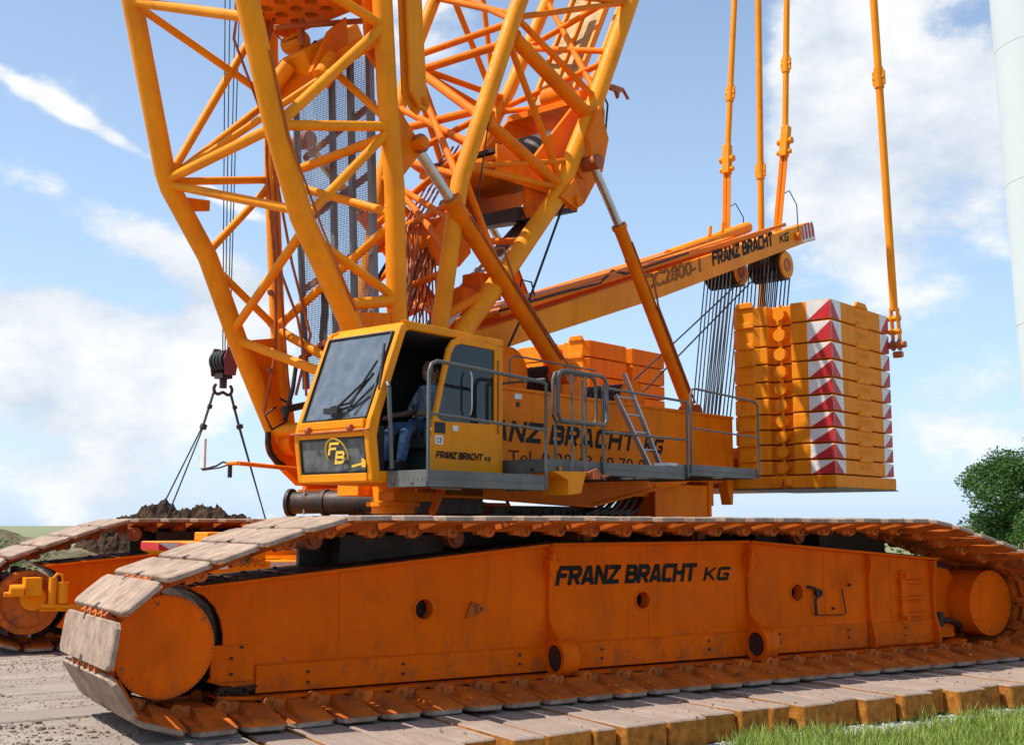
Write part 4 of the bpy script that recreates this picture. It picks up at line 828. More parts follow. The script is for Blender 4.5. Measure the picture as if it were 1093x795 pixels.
for a, b, r_ in MAST_BRACES: brace(a, b, r_, ORANGE, mast)
# winch unit inside the mast
mw = mast
q = MB(S)
for y_ in (-.62, .62): q.prism([(.25, 5.3), (1.5, 5.75), (1.95, 6.35), (2.0, 7.2), (1.5, 7.3), (.3, 6.0)], 1, y_-.03, y_+.03)
q.each('winch_frame', ORANGE, mw, bevel=.01)
q = MB(S); q.cyl((1.35, -.58, 6.45), (1.35, .58, 6.45), .36, 36); q.build('rope_drum', DARK, mw)
q = MB(S); q.cyl((1.45, -.68, 6.25), (1.45, -.62, 6.25), .17, 24); q.cyl((1.45, -.74, 6.25), (1.45, -.68, 6.25), .08, 20); q.build('drum_hub', ORANGE, mw)
q = MB(S); q.plate([(-.35, -.66), (.95, -.66), (.95, .66), (-.35, .66)], [(-.1, -.45, .08), (.2, -.45, .08), (.5, -.45, .08), (-.1, -.1, .08), (.2, -.1, .08), (.5, -.1, .08), (-.1, .3, .08), (.2, .3, .08)], 2, 5.93, 5.99); q.bx(-.35, .95, -.69, -.66, 5.7, 6.12); q.build('slotted_cover', YELLOW, mw)
q = MB(S); q.bx(-.3, .9, -.6, .6, 6.05, 6.1); q.prism([(.1, 5.25), (1.4, 5.62), (1.4, 5.70), (.1, 5.42)], 1, -.6, .6); q.build('cover_backing', DARK, mw)
lean2 = lambda a, b, w_, h_, n, m: (lambda z: z.build(n, m, mw, bevel=.004))(MB(S).beam(a, b, w_, h_))
q = MB(S); q.add([(1.75, -.2, 7.3), (1.75, .55, 7.3), (3.1, .55, 9.9), (3.1, -.2, 9.9)], [(0, 1, 2, 3)]); q.add([(1.81, -.2, 7.27), (1.81, .55, 7.27), (3.16, .55, 9.87), (3.16, -.2, 9.87)], [(0, 1, 2, 3)])
q.build('walkway_sheet', mat('ochre_checker_plate', (.42, .25, .06), .6, var=.2, vscale=6, dirt=(.2, .12, .05), damt=.6, dscale=20), mw)
q = MB(S)
for y_ in (-.5, -.2, .2, .55): q.beam((1.70, y_, 7.2), (3.06, y_, 9.85), .05, .09)
q.each('walkway_bearer', YELLOW, mw, bevel=.004)
q = MB(S); q.bx(1.35, 2.15, -.5, .6, 7.13, 7.22); q.prism([(1.3, 7.0), (1.9, 7.1), (1.9, 7.35), (1.35, 7.3)], 1, -.7, -.62); q.cyl((1.5, -.4, 7.35), (1.5, .0, 7.35), .16, 20); q.build('sheave_mount', ORANGE, mw)
q = MB(S); q.beam((-1.1, -.3, 3.70), (.95, -.3, 5.60), .26, .03); q.beam((-1.1, -.44, 3.70), (.95, -.44, 5.60), .035, .10); q.beam((-1.1, -.16, 3.70), (.95, -.16, 5.60), .035, .10)
q.build('cable_tray', ALU, mw)
q = MB(S); q.prism([(-1.25, 4.8), (-.9, 5.2), (-.55, 5.3), (-.5, 4.75), (-.7, 4.55), (-1.1, 4.5)], 1, -.4, -.34); q.prism([(-1.25, 4.8), (-.9, 5.2), (-.55, 5.3), (-.5, 4.75), (-.7, 4.55), (-1.1, 4.5)], 1, .3, .36); q.cyl((-.85, -.34, 4.9), (-.85, .3, 4.9), .26, 28)
q.bx(-.75, -.35, -.5, -.2, 4.0, 4.28); q.bx(-.5, -.1, -.55, -.25, 4.2, 4.5); q.build('hoist_sheave_unit', ORANGE, mw, bevel=.01)
q = MB(S)
for k in range(7): q.tube([(-1.05+k*.035, -.30+k*.09, 4.85), (-.95+k*.03, -.3+k*.09, 3.3)], .012, 5)
for k in range(7): q.tube([(-1.9+k*.05, -.35+k*.1, 3.15), (-1.05+k*.03, -.3+k*.09, 4.85)], .014, 5)
for k in range(4): q.tube([(-1.9+k*.06, -.6, 3.2), (-1.2, -.2+k*.1, 5.0), (-.2, 0+k*.1, 6.3)], .015, 5)
q.build('hoist_rope', RUST, mast)
q = MB(S); q.tube([(.98, -.85, 5.75), (.88, -.75, 5.55), (.20, -.72, 4.17), (-.54, -.7, 3.0)], .018, 6); q.tube([(2.0, 0, 7.2), (1.4, 0, 6.6)], .02, 6); q.tube([(-1.9, .2, 3.0), (-1.6, .2, 4.2), (-1.2, .1, 4.9)], .022, 6); q.tube([(-.25, -.95, 7.6), (-.75, -.95, 6.5), (-1.05, -1.0, 5.2)], .009, 5)
q.tube([(-.9, .6, 3.3), (-.7, .5, 4.6), (-.2, .4, 5.6), (.2, .3, 5.9)], .022, 6); q.tube([(-1.2, .3, 3.4), (-1.0, .35, 4.4), (-.9, .3, 4.9)], .02, 6); q.tube([(1.5, -.72, 6.3), (1.75, -.8, 6.5), (1.85, -.8, 7.2), (1.7, -.7, 7.6)], .014, 6); q.tube([(.1, -.7, 5.4), (.3, -.75, 5.0), (.55, -.7, 5.3), (.8, -.7, 5.45)], .014, 6)
for k in range(4): q.tube([(-1.7, -.5+k*.12, 3.2), (-1.25, -.45+k*.1, 4.3), (-1.0, -.3+k*.08, 4.9)], .010, 5)
q.build('cable', BLACK, mast)
q = MB(S); q.beam((1.45, -.93, 7.36), (1.82, -.93, 7.40), .05, .06); q.prism([(1.76, 7.43), (2.02, 7.45), (2.16, 7.33), (2.06, 7.41), (1.94, 7.39), (1.90, 7.27), (1.85, 7.36), (1.74, 7.35)], 1, -.955, -.905); q.build('rope_catch_hook', RUST, mast)
q = MB(S); q.prism([(1.25, 6.95), (1.45, 6.55), (1.30, 6.05), (1.12, 6.10), (1.0, 6.45)], 1, -1.10, -1.04); q.prism([(.45, 5.55), (.8, 5.45), (.9, 5.6), (.75, 5.85)], 1, -1.06, -.98); q.cyl((.80, -1.1, 5.56), (.80, -.95, 5.56), .07, 16); q.each('stay_lug', ORANGE, mast, bevel=.004)

# ---------------------------------------------------------------- hydraulic struts
def strut(p0, p1, p2, r1, r2, label=None):
    e = empty('hydraulic_cylinder', (0, 0, 0), crane)
    q = MB(S); q.cyl(p0, p1, r1, 20); q.build('piston_rod', CHROME, e)
    q = MB(S); q.cyl(p1, p2, r2, 24); d = (Vector(p2)-Vector(p1)).normalized(); q.cyl(Vector(p1), Vector(p1)+d*.06, r2*1.18, 24); q.cyl(Vector(p1)+d*.5, Vector(p1)+d*.53, r2*1.08, 24)
    q.build('cylinder_barrel', ORANGE, e)
    q = MB(S); q.cyl(Vector(p0)-Vector((0, .12, 0)), Vector(p0)+Vector((0, .12, 0)), r1*1.7, 16); q.cyl(Vector(p2)-Vector((0, .14, 0)), Vector(p2)+Vector((0, .14, 0)), r2*1.2, 16); q.each('cylinder_eye', RUST, e)
    o = Vector((0, -r2*1.05, .03)); q = MB(S); q.tube([Vector(p1)+o+d*.3, Vector(p1)+o+d*.9, Vector(p2)+o-d*.2], .016, 6); q.tube([Vector(p1)+o+d*.8, Vector(p1)+o*1.5+d*.85+Vector((.1, 0, .06)), Vector(p1)+o*1.3+d*1.3, Vector(p2)+o*1.3-d*.1], .014, 6); q.each('oil_line', RUST, e)
strut((1.14, -1.05, 6.15), (1.72, -1.05, 5.43), (3.44, -1.05, 3.03), .058, .088)
strut((.9, 1.05, 6.3), (1.84, 1.05, 5.41), (3.0, 1.05, 3.6), .055, .085)
strut((-2.09, -1.0, 5.6), (-1.52, -1.0, 5.11), (0.54, -1.0, 3.3), .062, .105)
strut((-2.0, 1.0, 6.1), (-1.06, 1.0, 5.41), (1.2, 1.0, 3.6), .06, .10)

# ---------------------------------------------------------------- A-frame beam with reeving
af = empty('a_frame', (0, 0, 0), crane)
def bm2(y0, y1): return [(-.6, 3.42), (-.6, 3.74), (8.46, 6.88), (8.66, 6.87), (8.72, 6.60), (8.3, 6.47), (3.5, 4.76)], y0, y1
pl, y0, y1 = bm2(-.52, -.26)
q = MB(S); q.prism(pl, 1, -.52, -.24); q.build('near_beam', YELLOW, af, bevel=.012)
q = MB(S); q.prism(pl, 1, .30, .56); q.build('far_beam', ORANGE, af, bevel=.012)
q = MB(S); q.beam((-.2, .1, 4.0), (6.0, .1, 6.15), .95, .06); q.beam((-.2, -.56, 4.0), (7.4, -.56, 6.62), .10, .06)
q.beam((-.2, -.62, 4.08), (5.2, -.62, 5.98), .03, .03); q.each('top_rail', ORANGE, af, bevel=.004)
q = MB(S); q.cyl((4.9, .2, 5.75), (7.5, .2, 6.72), .10, 20); q.cyl((5.0, -.5, 5.98), (5.03, -.5, 6.14), .03, 8); q.cyl((5.4, -.5, 6.12), (5.43, -.5, 6.28), .03, 8); q.build('bridging_cylinder', YELLOW, af)
q = MB(S); q.tube([(-.2, -.60, 4.05), (1.0, -.62, 4.45), (1.9, -.6, 4.72), (2.2, -.6, 4.95), (2.5, -.62, 4.95), (4.2, -.6, 5.55)], .018, 6); q.tube([(.15, -.6, 4.2), (.2, -.62, 4.5), (.4, -.62, 4.5), (.5, -.6, 4.3)], .012, 6); q.each('cable_run', BLACK, af)
d_ = Vector((9.06, 0, 3.14)).normalized(); up_ = Vector((-d_.z, 0, d_.x))
block_letters('FRANZ BRACHT', (5.05, -.524, 5.50), d_, up_, (0, -1, 0), 2.15, .235, BLACKP, af, xf=S)
block_letters('KG', (7.32, -.524, 6.275), d_, up_, (0, -1, 0), .38, .15, BLACKP, af, xf=S)
lettering('CC2800-1', (3.1, -.530, 4.80), d_, up_, (0, -1, 0), 1.72, .22, BLACKP, af, .15, .0, outline=True, xf=S)
q = MB(S); q.prism([(8.16, 6.46), (8.16, 6.75), (8.46, 6.855), (8.64, 6.845), (8.69, 6.615), (8.3, 6.49)], 1, -.527, -.521); q.build('warning_panel', WHITE, af)
q = MB(S)
for k in range(4): x_ = 8.19+k*.13; z_ = 6.50+k*.045; q.prism([(x_, z_), (x_+.07, z_+.03), (x_+.0, z_+.30-k*.01), (x_-.07 if k else x_-.02, z_+.27)], 1, -.532, -.528)
q.build('warning_stripe', RED, af)
q = MB(S); q.cyl((7.95, -.53, 6.52), (7.95, -.6, 6.52), .07, 18); q.build('beam_pin', ORANGE, af)
for (y0, y1) in ((-.45, .15), (.45, 1.05)):
    sb = af
    q = MB(S)
    for k in range(8): yy = y0+.03+k*(y1-y0-.06)/7; q.cyl((7.63, yy-.03, 5.96), (7.63, yy-.004, 5.96), .27, 32, .24); q.cyl((7.63, yy-.004, 5.96), (7.63, yy+.022, 5.96), .24, 32, .27)
    q.build('sheave', DARK, sb)
    q = MB(S); q.cyl((7.63, y0-.04, 5.96), (7.63, y0-.005, 5.96), .235, 32); q.build('end_disc', YELLOW, sb)
    q = MB(S); q.ring((7.63, y0-.05, 5.96), (7.63, y0-.04, 5.96), .12, .05, 20); q.prism([(7.35, 6.4), (7.9, 6.55), (7.72, 5.9), (7.54, 5.9)], 1, y1, y1+.03); q.each('hanger_plate', RUST, sb)
q = MB(S)
for j, (y0, y1, x0, ylo) in enumerate(((-.42, .12, 7.0, -.42), (.48, 1.02, 7.0, .50))):
    for k in range(8):
        yy = y0+k*(y1-y0)/7; yb = ylo+k*.075
        q.tube([(7.38, yy, 5.93), (x0-.2, yb, 3.1)], .013, 5); q.tube([(7.88, yy, 5.93), (x0+.2, yb, 3.1)], .014, 5)
q.tube([(7.4, .3, 5.75), (3.1, .3, 3.09)], .014, 5); q.tube([(7.4, .1, 5.7), (3.58, .3, 3.05)], .014, 5)
q.build('reeving_rope', ROPE, af)
q = MB(S)
for x0, ylo in ((7.0, -.42), (7.0, .50)):
    for k in range(8): q.cyl((x0, ylo+k*.075-.02, 3.12), (x0, ylo+k*.075+.02, 3.12), .2, 20)
q.build('lower_sheave', YELLOW, af)
q = MB(S); q.bx(6.7, 7.3, -.55, -.50, 2.6, 3.3); q.bx(6.7, 7.3, 1.2, 1.25, 2.6, 3.3); q.bx(3.95, 7.6, -.9, 1.3, 2.42, 2.6); q.each('rear_bracket', ORANGE, af, bevel=.01)

# ---------------------------------------------------------------- pendants
def pendant(pts, joints, r=.055, name='pendant_bar', m=YELLOW, thin=None):
    e = empty('pendant', (0, 0, 0), crane); q = MB(S); a, b = Vector(pts[0]), Vector(pts[1]); q.cyl(a, b, r, 16)
    q.build('bar', m, e)
    for t in joints:
        p = a+(b-a)*t; d = (b-a).normalized(); q = MB(S); q.cyl(p-d*.16, p+d*.16, r*1.28, 14); q.beam(p-d*.11, p+d*.11, .05, r*3.3, (0, 1, 0)); q.cyl(p-Vector((0, .09, 0)), p+Vector((0, .09, 0)), .04, 10)
        q.build('link_joint', YELLOW, e)
    return e
e1 = pendant([(7.36, .5, 8.0), (8.35, .5, 15.6)], [.17, .62])
e3 = pendant([(7.67, -.5, 8.2), (8.26, -.5, 15.2)], [.21, .7])
e2 = pendant([(8.2, .35, 4.0), (8.75, .45, 16.5)], [.32, .75], r=.062)
e4 = pendant([(6.0, -3.05, 4.62), (6.0, -2.78, 15.5)], [.335, .75], r=.058)
for e, a, b in ((e1, (7.14, .44, 6.3), (7.36, .5, 8.0)), (e3, (7.50, -.36, 6.40), (7.67, -.5, 8.2))):
    q = MB(S); a, b = Vector(a), Vector(b)
    for s in (-.03, .03): q.beam(a+Vector((0, s, 0)), b+Vector((0, s, 0)), .022, .09, (0, 1, 0))
    q.build('strap', ORANGE, e)
    q = MB(S); d = (b-a).normalized(); q.beam(b-d*.28, b+d*.28, .14, .14, (0, 1, 0)); q.cyl(b-Vector((0, .14, 0)), b+Vector((0, .14, 0)), .06, 14); q.cyl(b-d*.2-Vector((0, .13, 0)), b-d*.2+Vector((0, .13, 0)), .045, 14); q.build('clevis', YELLOW, e, bevel=.012)
    q = MB(S); p = a+(b-a)*.45; q.tube([p, p+Vector((.15, -.1, .1)), p+Vector((.42, -.1, -.1)), p+Vector((.45, -.1, -.6))], .010, 5); q.build('sensor_cable', BLACK, e)
q = MB(S)
for s in (-.05, .05): q.beam((6.0, -3.05+s, 4.66), (6.02, -3.06+s, 4.18), .03, .10, (1, 0, 0))
q.cyl((6.0, -3.14, 4.5), (6.0, -2.96, 4.5), .045, 12); q.cyl((6.0, -3.14, 4.3), (6.0, -2.96, 4.3), .045, 12); q.build('clevis', YELLOW, e4, bevel=.01)
q = MB(S); q.cyl((6.02, -3.20, 4.10), (6.02, -2.92, 4.10), .05, 14); q.cyl((6.02, -3.12, 4.10), (6.02, -3.09, 4.10), .085, 18); q.cyl((6.02, -3.02, 4.10), (6.02, -2.99, 4.10), .085, 18); q.cyl((6.05, -3.13, 3.96), (6.05, -3.0, 3.96), .05, 14); q.build('end_pin', RUST, e4)

# ---------------------------------------------------------------- cab
cab = empty('operator_cab', (0, 0, 0), crane); YN, YF = -2.60, -1.62
q = MB(S)
q.bx(-4.13, -2.5, YN, YF, 1.805, 1.88)                     # floor
q.prism([(-3.80, 3.17), (-3.70, 3.245), (-2.47, 3.215), (-2.47, 3.165)], 1, YN, YF)   # roof
q.bx(-2.54, -2.47, YN, YF, 1.90, 3.165)                   # rear wall
q.build('cab_shell', YELLOW, cab, bevel=.012)
q = MB(S); q.prism([(-4.09, 1.9), (-2.54, 1.9), (-2.54, 3.165), (-3.78, 3.165), (-4.05, 2.4)], 1, YF-.05, YF); q.build('far_side_wall', ORANGE, cab)
q = MB(S); q.bx(-2.56, -2.545, YN+.07, YF-.05, 1.92, 3.16); q.bx(-3.7, -2.56, YN+.05, YF-.05, 3.145, 3.16); q.prism([(-4.0, 1.93), (-2.56, 1.93), (-2.56, 3.14), (-3.7, 3.14), (-3.95, 2.5)], 1, YF-.075, YF-.055); q.bx(-4.0, -2.56, YN+.06, YF-.06, 1.902, 1.915); q.build('lining', CABIN, cab)
# front corner posts and side frame
q = MB(S)
for y_ in (YN, YF-.06):
    q.prism([(-4.14, 1.81), (-4.20, 2.22), (-4.17, 2.34), (-3.82, 3.20), (-3.70, 3.245), (-3.66, 3.19), (-3.76, 3.14), (-4.05, 2.38), (-4.09, 2.2), (-4.05, 1.90)], 1, y_, y_+.06)
q.prism([(-3.80, 3.245), (-2.45, 3.215), (-2.45, 3.15), (-3.72, 3.165)], 1, YN-.012, YN+.05)
q.bx(-2.545, -2.46, YN-.012, YN+.05, 1.88, 3.15); q.bx(-4.10, -2.46, YN-.012, YN+.05, 1.83, 1.90); q.each('side_frame', YELLOW, cab, bevel=.014)
q = MB(S)      # front cross members and fascia
q.bx(-4.205, -4.14, YN+.06, YF-.06, 2.27, 2.345); q.prism([(-3.84, 3.14), (-3.80, 3.19), (-3.74, 3.19), (-3.78, 3.13)], 1, YN+.06, YF-.06)
q.bx(-4.155, -4.11, YN+.06, YF-.06, 1.81, 1.885); q.bx(-4.20, -4.15, YN+.06, YF-.06, 2.195, 2.23); q.prism([(-4.2, 2.21), (-4.2, 2.29), (-4.15, 2.29), (-4.15, 2.21)], 1, YN+.06, YF-.06); q.each('front_fascia', YELLOW, cab, bevel=.01)
q = MB(S); q.add([(-4.15, YN+.06, 2.345), (-4.15, YF-.06, 2.345), (-3.845, YF-.06, 3.15), (-3.845, YN+.06, 3.15)], [(0, 1, 2, 3)]); q.build('windscreen', GLASS, cab, recalc=False)
q = MB(S); q.add([(-4.135, YN+.06, 1.885), (-4.135, YF-.06, 1.885), (-4.175, YF-.06, 2.195), (-4.175, YN+.06, 2.195)], [(0, 1, 2, 3)]); q.build('lower_front_window', LGLASS, cab, recalc=False)
q = MB(S)
def seal(c, r): q.tube(c+[c[0]], r, 6)
seal([(-4.155, YN+.075, 2.36), (-4.155, YF-.075, 2.36), (-3.86, YF-.075, 3.135), (-3.86, YN+.075, 3.135)], .012); seal([(-4.145, YN+.07, 1.90), (-4.145, YF-.07, 1.90), (-4.18, YF-.07, 2.185), (-4.18, YN+.07, 2.185)], .010)
q.each('window_seal', BLACK, cab)
q = MB(S); q.cyl((-4.215, YN-.02, 2.245), (-4.215, YF+.02, 2.245), .012, 8)
for y_ in (-2.4, -1.85): q.cyl((-4.225, y_-.02, 2.27), (-4.225, y_+.02, 2.27), .03, 10)
q.build('hinge_rail', RUST, cab)
# wipers and instruments
q = MB(S)
q.tube([(-4.17, -2.13, 2.44), (-4.13, -2.45, 2.66), (-4.03, -2.52, 2.86)], .012, 6); q.tube([(-4.06, -2.58, 2.60), (-3.93, -2.50, 3.02)], .014, 6); q.tube([(-4.17, -2.30, 2.42), (-4.08, -2.45, 2.72)], .010, 6); q.tube([(-4.14, -2.05, 2.47), (-4.12, -2.28, 2.50), (-4.05, -2.5, 2.75)], .012, 6)
q.bx(-4.20, -4.14, -2.2, -2.02, 2.41, 2.46); q.build('wiper', BLACK, cab)
q = MB(S); q.ring((-4.170, -2.17, 2.055), (-4.165, -2.17, 2.057), .145, .132, 36); q.build('roundel', YELLP, cab)
block_letters('F', (-4.186, -2.07, 2.045), (0, -1, 0), (0, 0, 1), (-1, 0, 0), .13, .115, YELLP, cab, .15, .24, xf=S, name='monogram'); block_letters('B', (-4.184, -2.16, 1.965), (0, -1, 0), (0, 0, 1), (-1, 0, 0), .13, .115, YELLP, cab, .15, .24, xf=S, name='monogram')
q = MB(S); q.add([(-4.172, -2.37, 1.93), (-4.172, -2.52, 1.955), (-4.172, -2.52, 1.975), (-4.172, -2.37, 1.95)], [(0, 1, 2, 3)]); q.add([(-4.174, -2.50, 1.93), (-4.174, -2.55, 1.93), (-4.178, -2.55, 1.99), (-4.178, -2.50, 2.01)], [(0, 1, 2, 3)]); q.build('window_sticker', YELLP, cab)
# sliding door with window
dr = cab; yd = YN-.045
outl = [(-3.50, 1.93), (-3.46, 2.36), (-3.36, 2.72), (-3.27, 3.04), (-3.20, 3.13), (-3.10, 3.165), (-2.55, 3.15), (-2.55, 1.93)]
inn = [(-3.40, 2.40), (-3.32, 2.70), (-3.225, 3.0), (-3.17, 3.08), (-3.09, 3.105), (-2.62, 3.095), (-2.62, 2.42), (-2.70, 2.38), (-3.34, 2.37)]
bm = bmesh.new(); es = []
for lp in (outl, inn):
    vv = [bm.verts.new((a, b, 0)) for a, b in lp]; es += [bm.edges.new((vv[i], vv[(i+1) % len(vv)])) for i in range(len(vv))]
bmesh.ops.triangle_fill(bm, edges=es, use_beauty=True); bm.verts.index_update()
P2 = [(v.co.x, v.co.y) for v in bm.verts]; FF = [tuple(v.index for v in f.verts) for f in bm.faces]; bm.free()
q = MB(S); q.add([(a, yd, b) for a, b in P2], FF); q.add([(a, yd+.03, b) for a, b in P2], FF)
for lp in (outl, inn): n_ = len(lp); q.add([(a, yd, b) for a, b in lp]+[(a, yd+.03, b) for a, b in lp], [(i, (i+1) % n_, (i+1) % n_+n_, i+n_) for i in range(n_)])
q.build('door_panel', YELLOW, dr)
q = MB(S); q.add([(a, yd+.015, b) for a, b in inn], [tuple(range(len(inn)))]); q.build('door_window', DGLASS, dr, recalc=False)
q = MB(S); q.tube([(-3.0, yd-.03, 2.45), (-3.0, yd-.05, 2.5), (-3.0, yd-.05, 2.8), (-3.0, yd-.03, 2.85)], .010, 6); q.build('handle', ALU, dr)
block_letters('FRANZ BRACHT', (-3.42, yd-.003, 2.035), (1, 0, 0), (0, 0, 1), (0, -1, 0), .62, .065, BLACKP, dr, xf=S)
block_letters('KG', (-2.77, yd-.003, 2.035), (1, 0, 0), (0, 0, 1), (0, -1, 0), .09, .042, BLACKP, dr, xf=S)
q = MB(S); q.bx(-3.44, -3.30, yd-.004, yd-.001, 2.26, 2.36); q.build('dark_sticker', BLACK, dr)
q = MB(S); q.bx(-3.43, -3.33, yd-.004, yd-.001, 2.16, 2.24); q.bx(-3.20, -3.13, yd-.004, yd-.001, 2.29, 2.34); q.each('white_sticker', WHITE, dr)
lettering('CE', (-3.415, yd-.006, 2.175), (1, 0, 0), (0, 0, 1), (0, -1, 0), .07, .045, BLACKP, dr, 0, .0, xf=S)
q = MB(S); q.bx(-2.585, -2.57, yd-.012, yd, 2.3, 3.0); q.build('door_rail', RUST, dr)
# seat and controls
q = MB(S); q.bx(-3.30, -2.88, -2.38, -1.95, 2.14, 2.26); q.prism([(-2.98, 2.2), (-2.86, 2.2), (-2.72, 2.95), (-2.82, 2.97)], 1, -2.36, -1.97); q.bx(-3.2, -2.95, -2.30, -2.02, 1.90, 2.14); q.bx(-3.35, -2.95, -2.46, -2.40, 2.15, 2.38); q.build('driver_seat', SEAT, cab, bevel=.03)
q = MB(S); q.bx(-3.95, -3.72, -2.3, -1.75, 1.92, 2.32); q.cyl((-3.40, -2.42, 2.2), (-3.46, -2.42, 2.48), .014, 8); q.cyl((-3.46, -2.42, 2.46), (-3.47, -2.42, 2.53), .025, 10); q.bx(-3.45, -3.38, -1.9, -1.7, 2.3, 2.7); q.build('control_console', CABIN, cab, bevel=.01)
q = MB(S); q.cyl((-3.97, -2.655, 1.92), (-4.02, -2.66, 2.62), .020, 10); q.cyl((-4.02, -2.66, 2.62), (-4.0, -2.62, 2.66), .02, 10); q.build('grab_post', RAIL, cab)

# mirror arm
mr_ = empty('mirror_arm', (0, 0, 0), crane)
q = MB(S); q.cyl((-3.2, -.55, 2.0), (-4.0, -.55, 2.035), .022, 10); q.cyl((-4.0, -.55, 2.035), (-4.0, -.38, 2.035), .02, 10); q.build('bar', ORANGE, mr_)
q = MB(S); q.tube([(-4.0, -.40, 2.04), (-4.0, -.30, 2.055), (-4.0, -.2, 2.02), (-4.0, .03, 1.99), (-4.0, .07, 2.02), (-4.0, .075, 2.14)], .010, 6); q.tube([(-4.0, -.42, 2.03), (-4.0, -.25, 2.0), (-4.0, .02, 1.985)], .008, 6); q.cyl((-4.0, -.42, 1.90), (-4.0, -.42, 2.02), .022, 10); q.build('bracket', BLACK, mr_)
q = MB(S); q.bx(-4.03, -4.0, -.03, .05, 2.0, 2.30); q.build('mirror', WHITE, mr_, bevel=.008)

# ---------------------------------------------------------------- platforms and railings
def rail(parent, pts, r=.022, name='rail'):
    q = MB(S); q.tube(pts, r*.66, 10); q.build(name, RAIL, parent)
def platform(x0, x1, z0, z1, y0, y1, name='platform'):
    e = empty(name, (0, 0, 0), crane); q = MB(S); q.bx(x0, x1, y0, y0+.02, z0, z1); q.bx(x0, x0+.02, y0, y1, z0, z1); q.bx(x1-.02, x1, y0, y1, z0, z1)
    q.bx(x0, x1, y0-.006, y0+.03, z0+(z1-z0)*.45, z0+(z1-z0)*.55); q.build('edge_board', GREY, e, bevel=.003)
    q = MB(S); n = int((x1-x0)/.035)
    for k in range(n): xx = x0+.02+k*(x1-x0-.04)/n; q.bx(xx, xx+.008, y0+.02, y1, z0+.04, z0+.08)
    for k in range(8): yy = y0+.05+k*(y1-y0-.1)/7; q.bx(x0, x1, yy, yy+.008, z0+.045, z0+.075)
    for yy in (y0+.15, y1-.1): q.bx(x0, x1, yy, yy+.05, z0+.01, z0+.04)
    q.build('grating', GREY, e); return e
pc = platform(-3.99, -2.41, 1.76, 1.90, -3.10, -2.62)
rail(pc, [(-3.98, -3.1, 1.80), (-3.98, -3.1, 2.72), (-3.95, -3.1, 2.79), (-3.88, -3.1, 2.82), (-2.45, -3.1, 2.77), (-2.40, -3.1, 2.75)], .026)
rail(pc, [(-3.98, -3.1, 2.37), (-2.41, -3.1, 2.32)]); rail(pc, [(-2.41, -3.1, 1.78), (-2.41, -3.1, 2.76)])
pw = platform(-2.38, .04, 1.93, 2.06, -3.08, -1.55, 'walkway')
for a, b in (((-2.98, 2.78), (-2.41, 2.77)), ((-2.9, 2.3), (-2.41, 2.30))): pass
rail(pw, [(-2.36, -2.2, 2.0), (-2.36, -2.2, 2.78), (-2.30, -2.25, 2.82), (-2.30, -3.0, 2.82)], .02)
rail(pw, [(-1.50, -3.1, 1.88), (-1.50, -3.1, 2.83)], .026); rail(pw, [(-1.50, -3.1, 2.80), (.05, -3.1, 2.78), (.09, -3.1, 2.74), (.09, -3.1, 2.66)], .022); rail(pw, [(-1.5, -3.1, 2.36), (.06, -3.1, 2.36)], .020); rail(pw, [(.06, -3.1, 1.95), (.06, -3.1, 2.78)], .022)
rail(pw, [(-1.2, -1.62, 2.98), (-1.2, -1.62, 3.25), (-1.1, -1.62, 3.3), (.4, -1.62, 3.28)], .016)
gt = empty('gate', (0, 0, 0), crane)
loop = lambda x0, x1, z0, z1, y, r: rail(gt, [(x0, y, z0+.06), (x0, y, z1-.08), (x0+.03, y, z1-.02), (x0+.09, y, z1), (x1-.09, y, z1), (x1-.03, y, z1-.02), (x1, y, z1-.08), (x1, y, z0+.06), (x1-.04, y, z0), (x0+.04, y, z0), (x0, y, z0+.06)], r, 'gate_frame')
loop(-2.30, -1.52, 2.42, 2.90, -3.16, .030); loop(-2.24, -1.55, 2.42, 2.90, -3.05, .026)
for x_ in (-2.06, -1.84): rail(gt, [(x_, -3.14, 1.95), (x_, -3.14, 2.88)], .018, 'gate_bar')
rail(gt, [(-2.14, -3.0, 1.95), (-2.14, -3.0, 2.45)], .022, 'gate_bar'); rail(gt, [(-1.72, -3.0, 1.95), (-1.72, -3.0, 2.86)], .020, 'gate_bar')
pr = platform(.10, 1.64, 1.98, 2.10, -3.08, -1.55, 'rear_walkway')
rail(pr, [(.14, -3.1, 2.0), (.14, -3.1, 2.86), (.18, -3.1, 2.93), (.26, -3.1, 2.94), (1.58, -3.1, 2.90), (1.65, -3.1, 2.85), (1.65, -3.1, 2.0)], .020); rail(pr, [(.14, -3.1, 2.50), (1.65, -3.1, 2.47)], .016)
q = MB(S); q.bx(-.16, .02, -3.0, -2.8, 2.07, 2.11); q.build('white_cover', WHITE, pw, bevel=.01)
q = MB(S); q.prism([(-2.38, 1.94), (-1.86, 1.95), (-1.95, 1.74), (-2.15, 1.72), (-2.15, 1.86)], 1, -3.16, -2.85); q.cyl((-2.2, -3.1, 1.94), (-2.2, -3.1, 1.99), .015, 8); q.build('step_bracket', YELLOW, pw, bevel=.006)
q = MB(S); q.tube([(-1.85, -3.12, 1.92), (-1.7, -3.15, 1.97), (-1.6, -3.15, 1.90), (-1.5, -3.15, 1.93)], .02); q.bx(-1.8, -1.7, -3.2, -3.1, 1.88, 1.95); q.build('latch', RUST, pw)

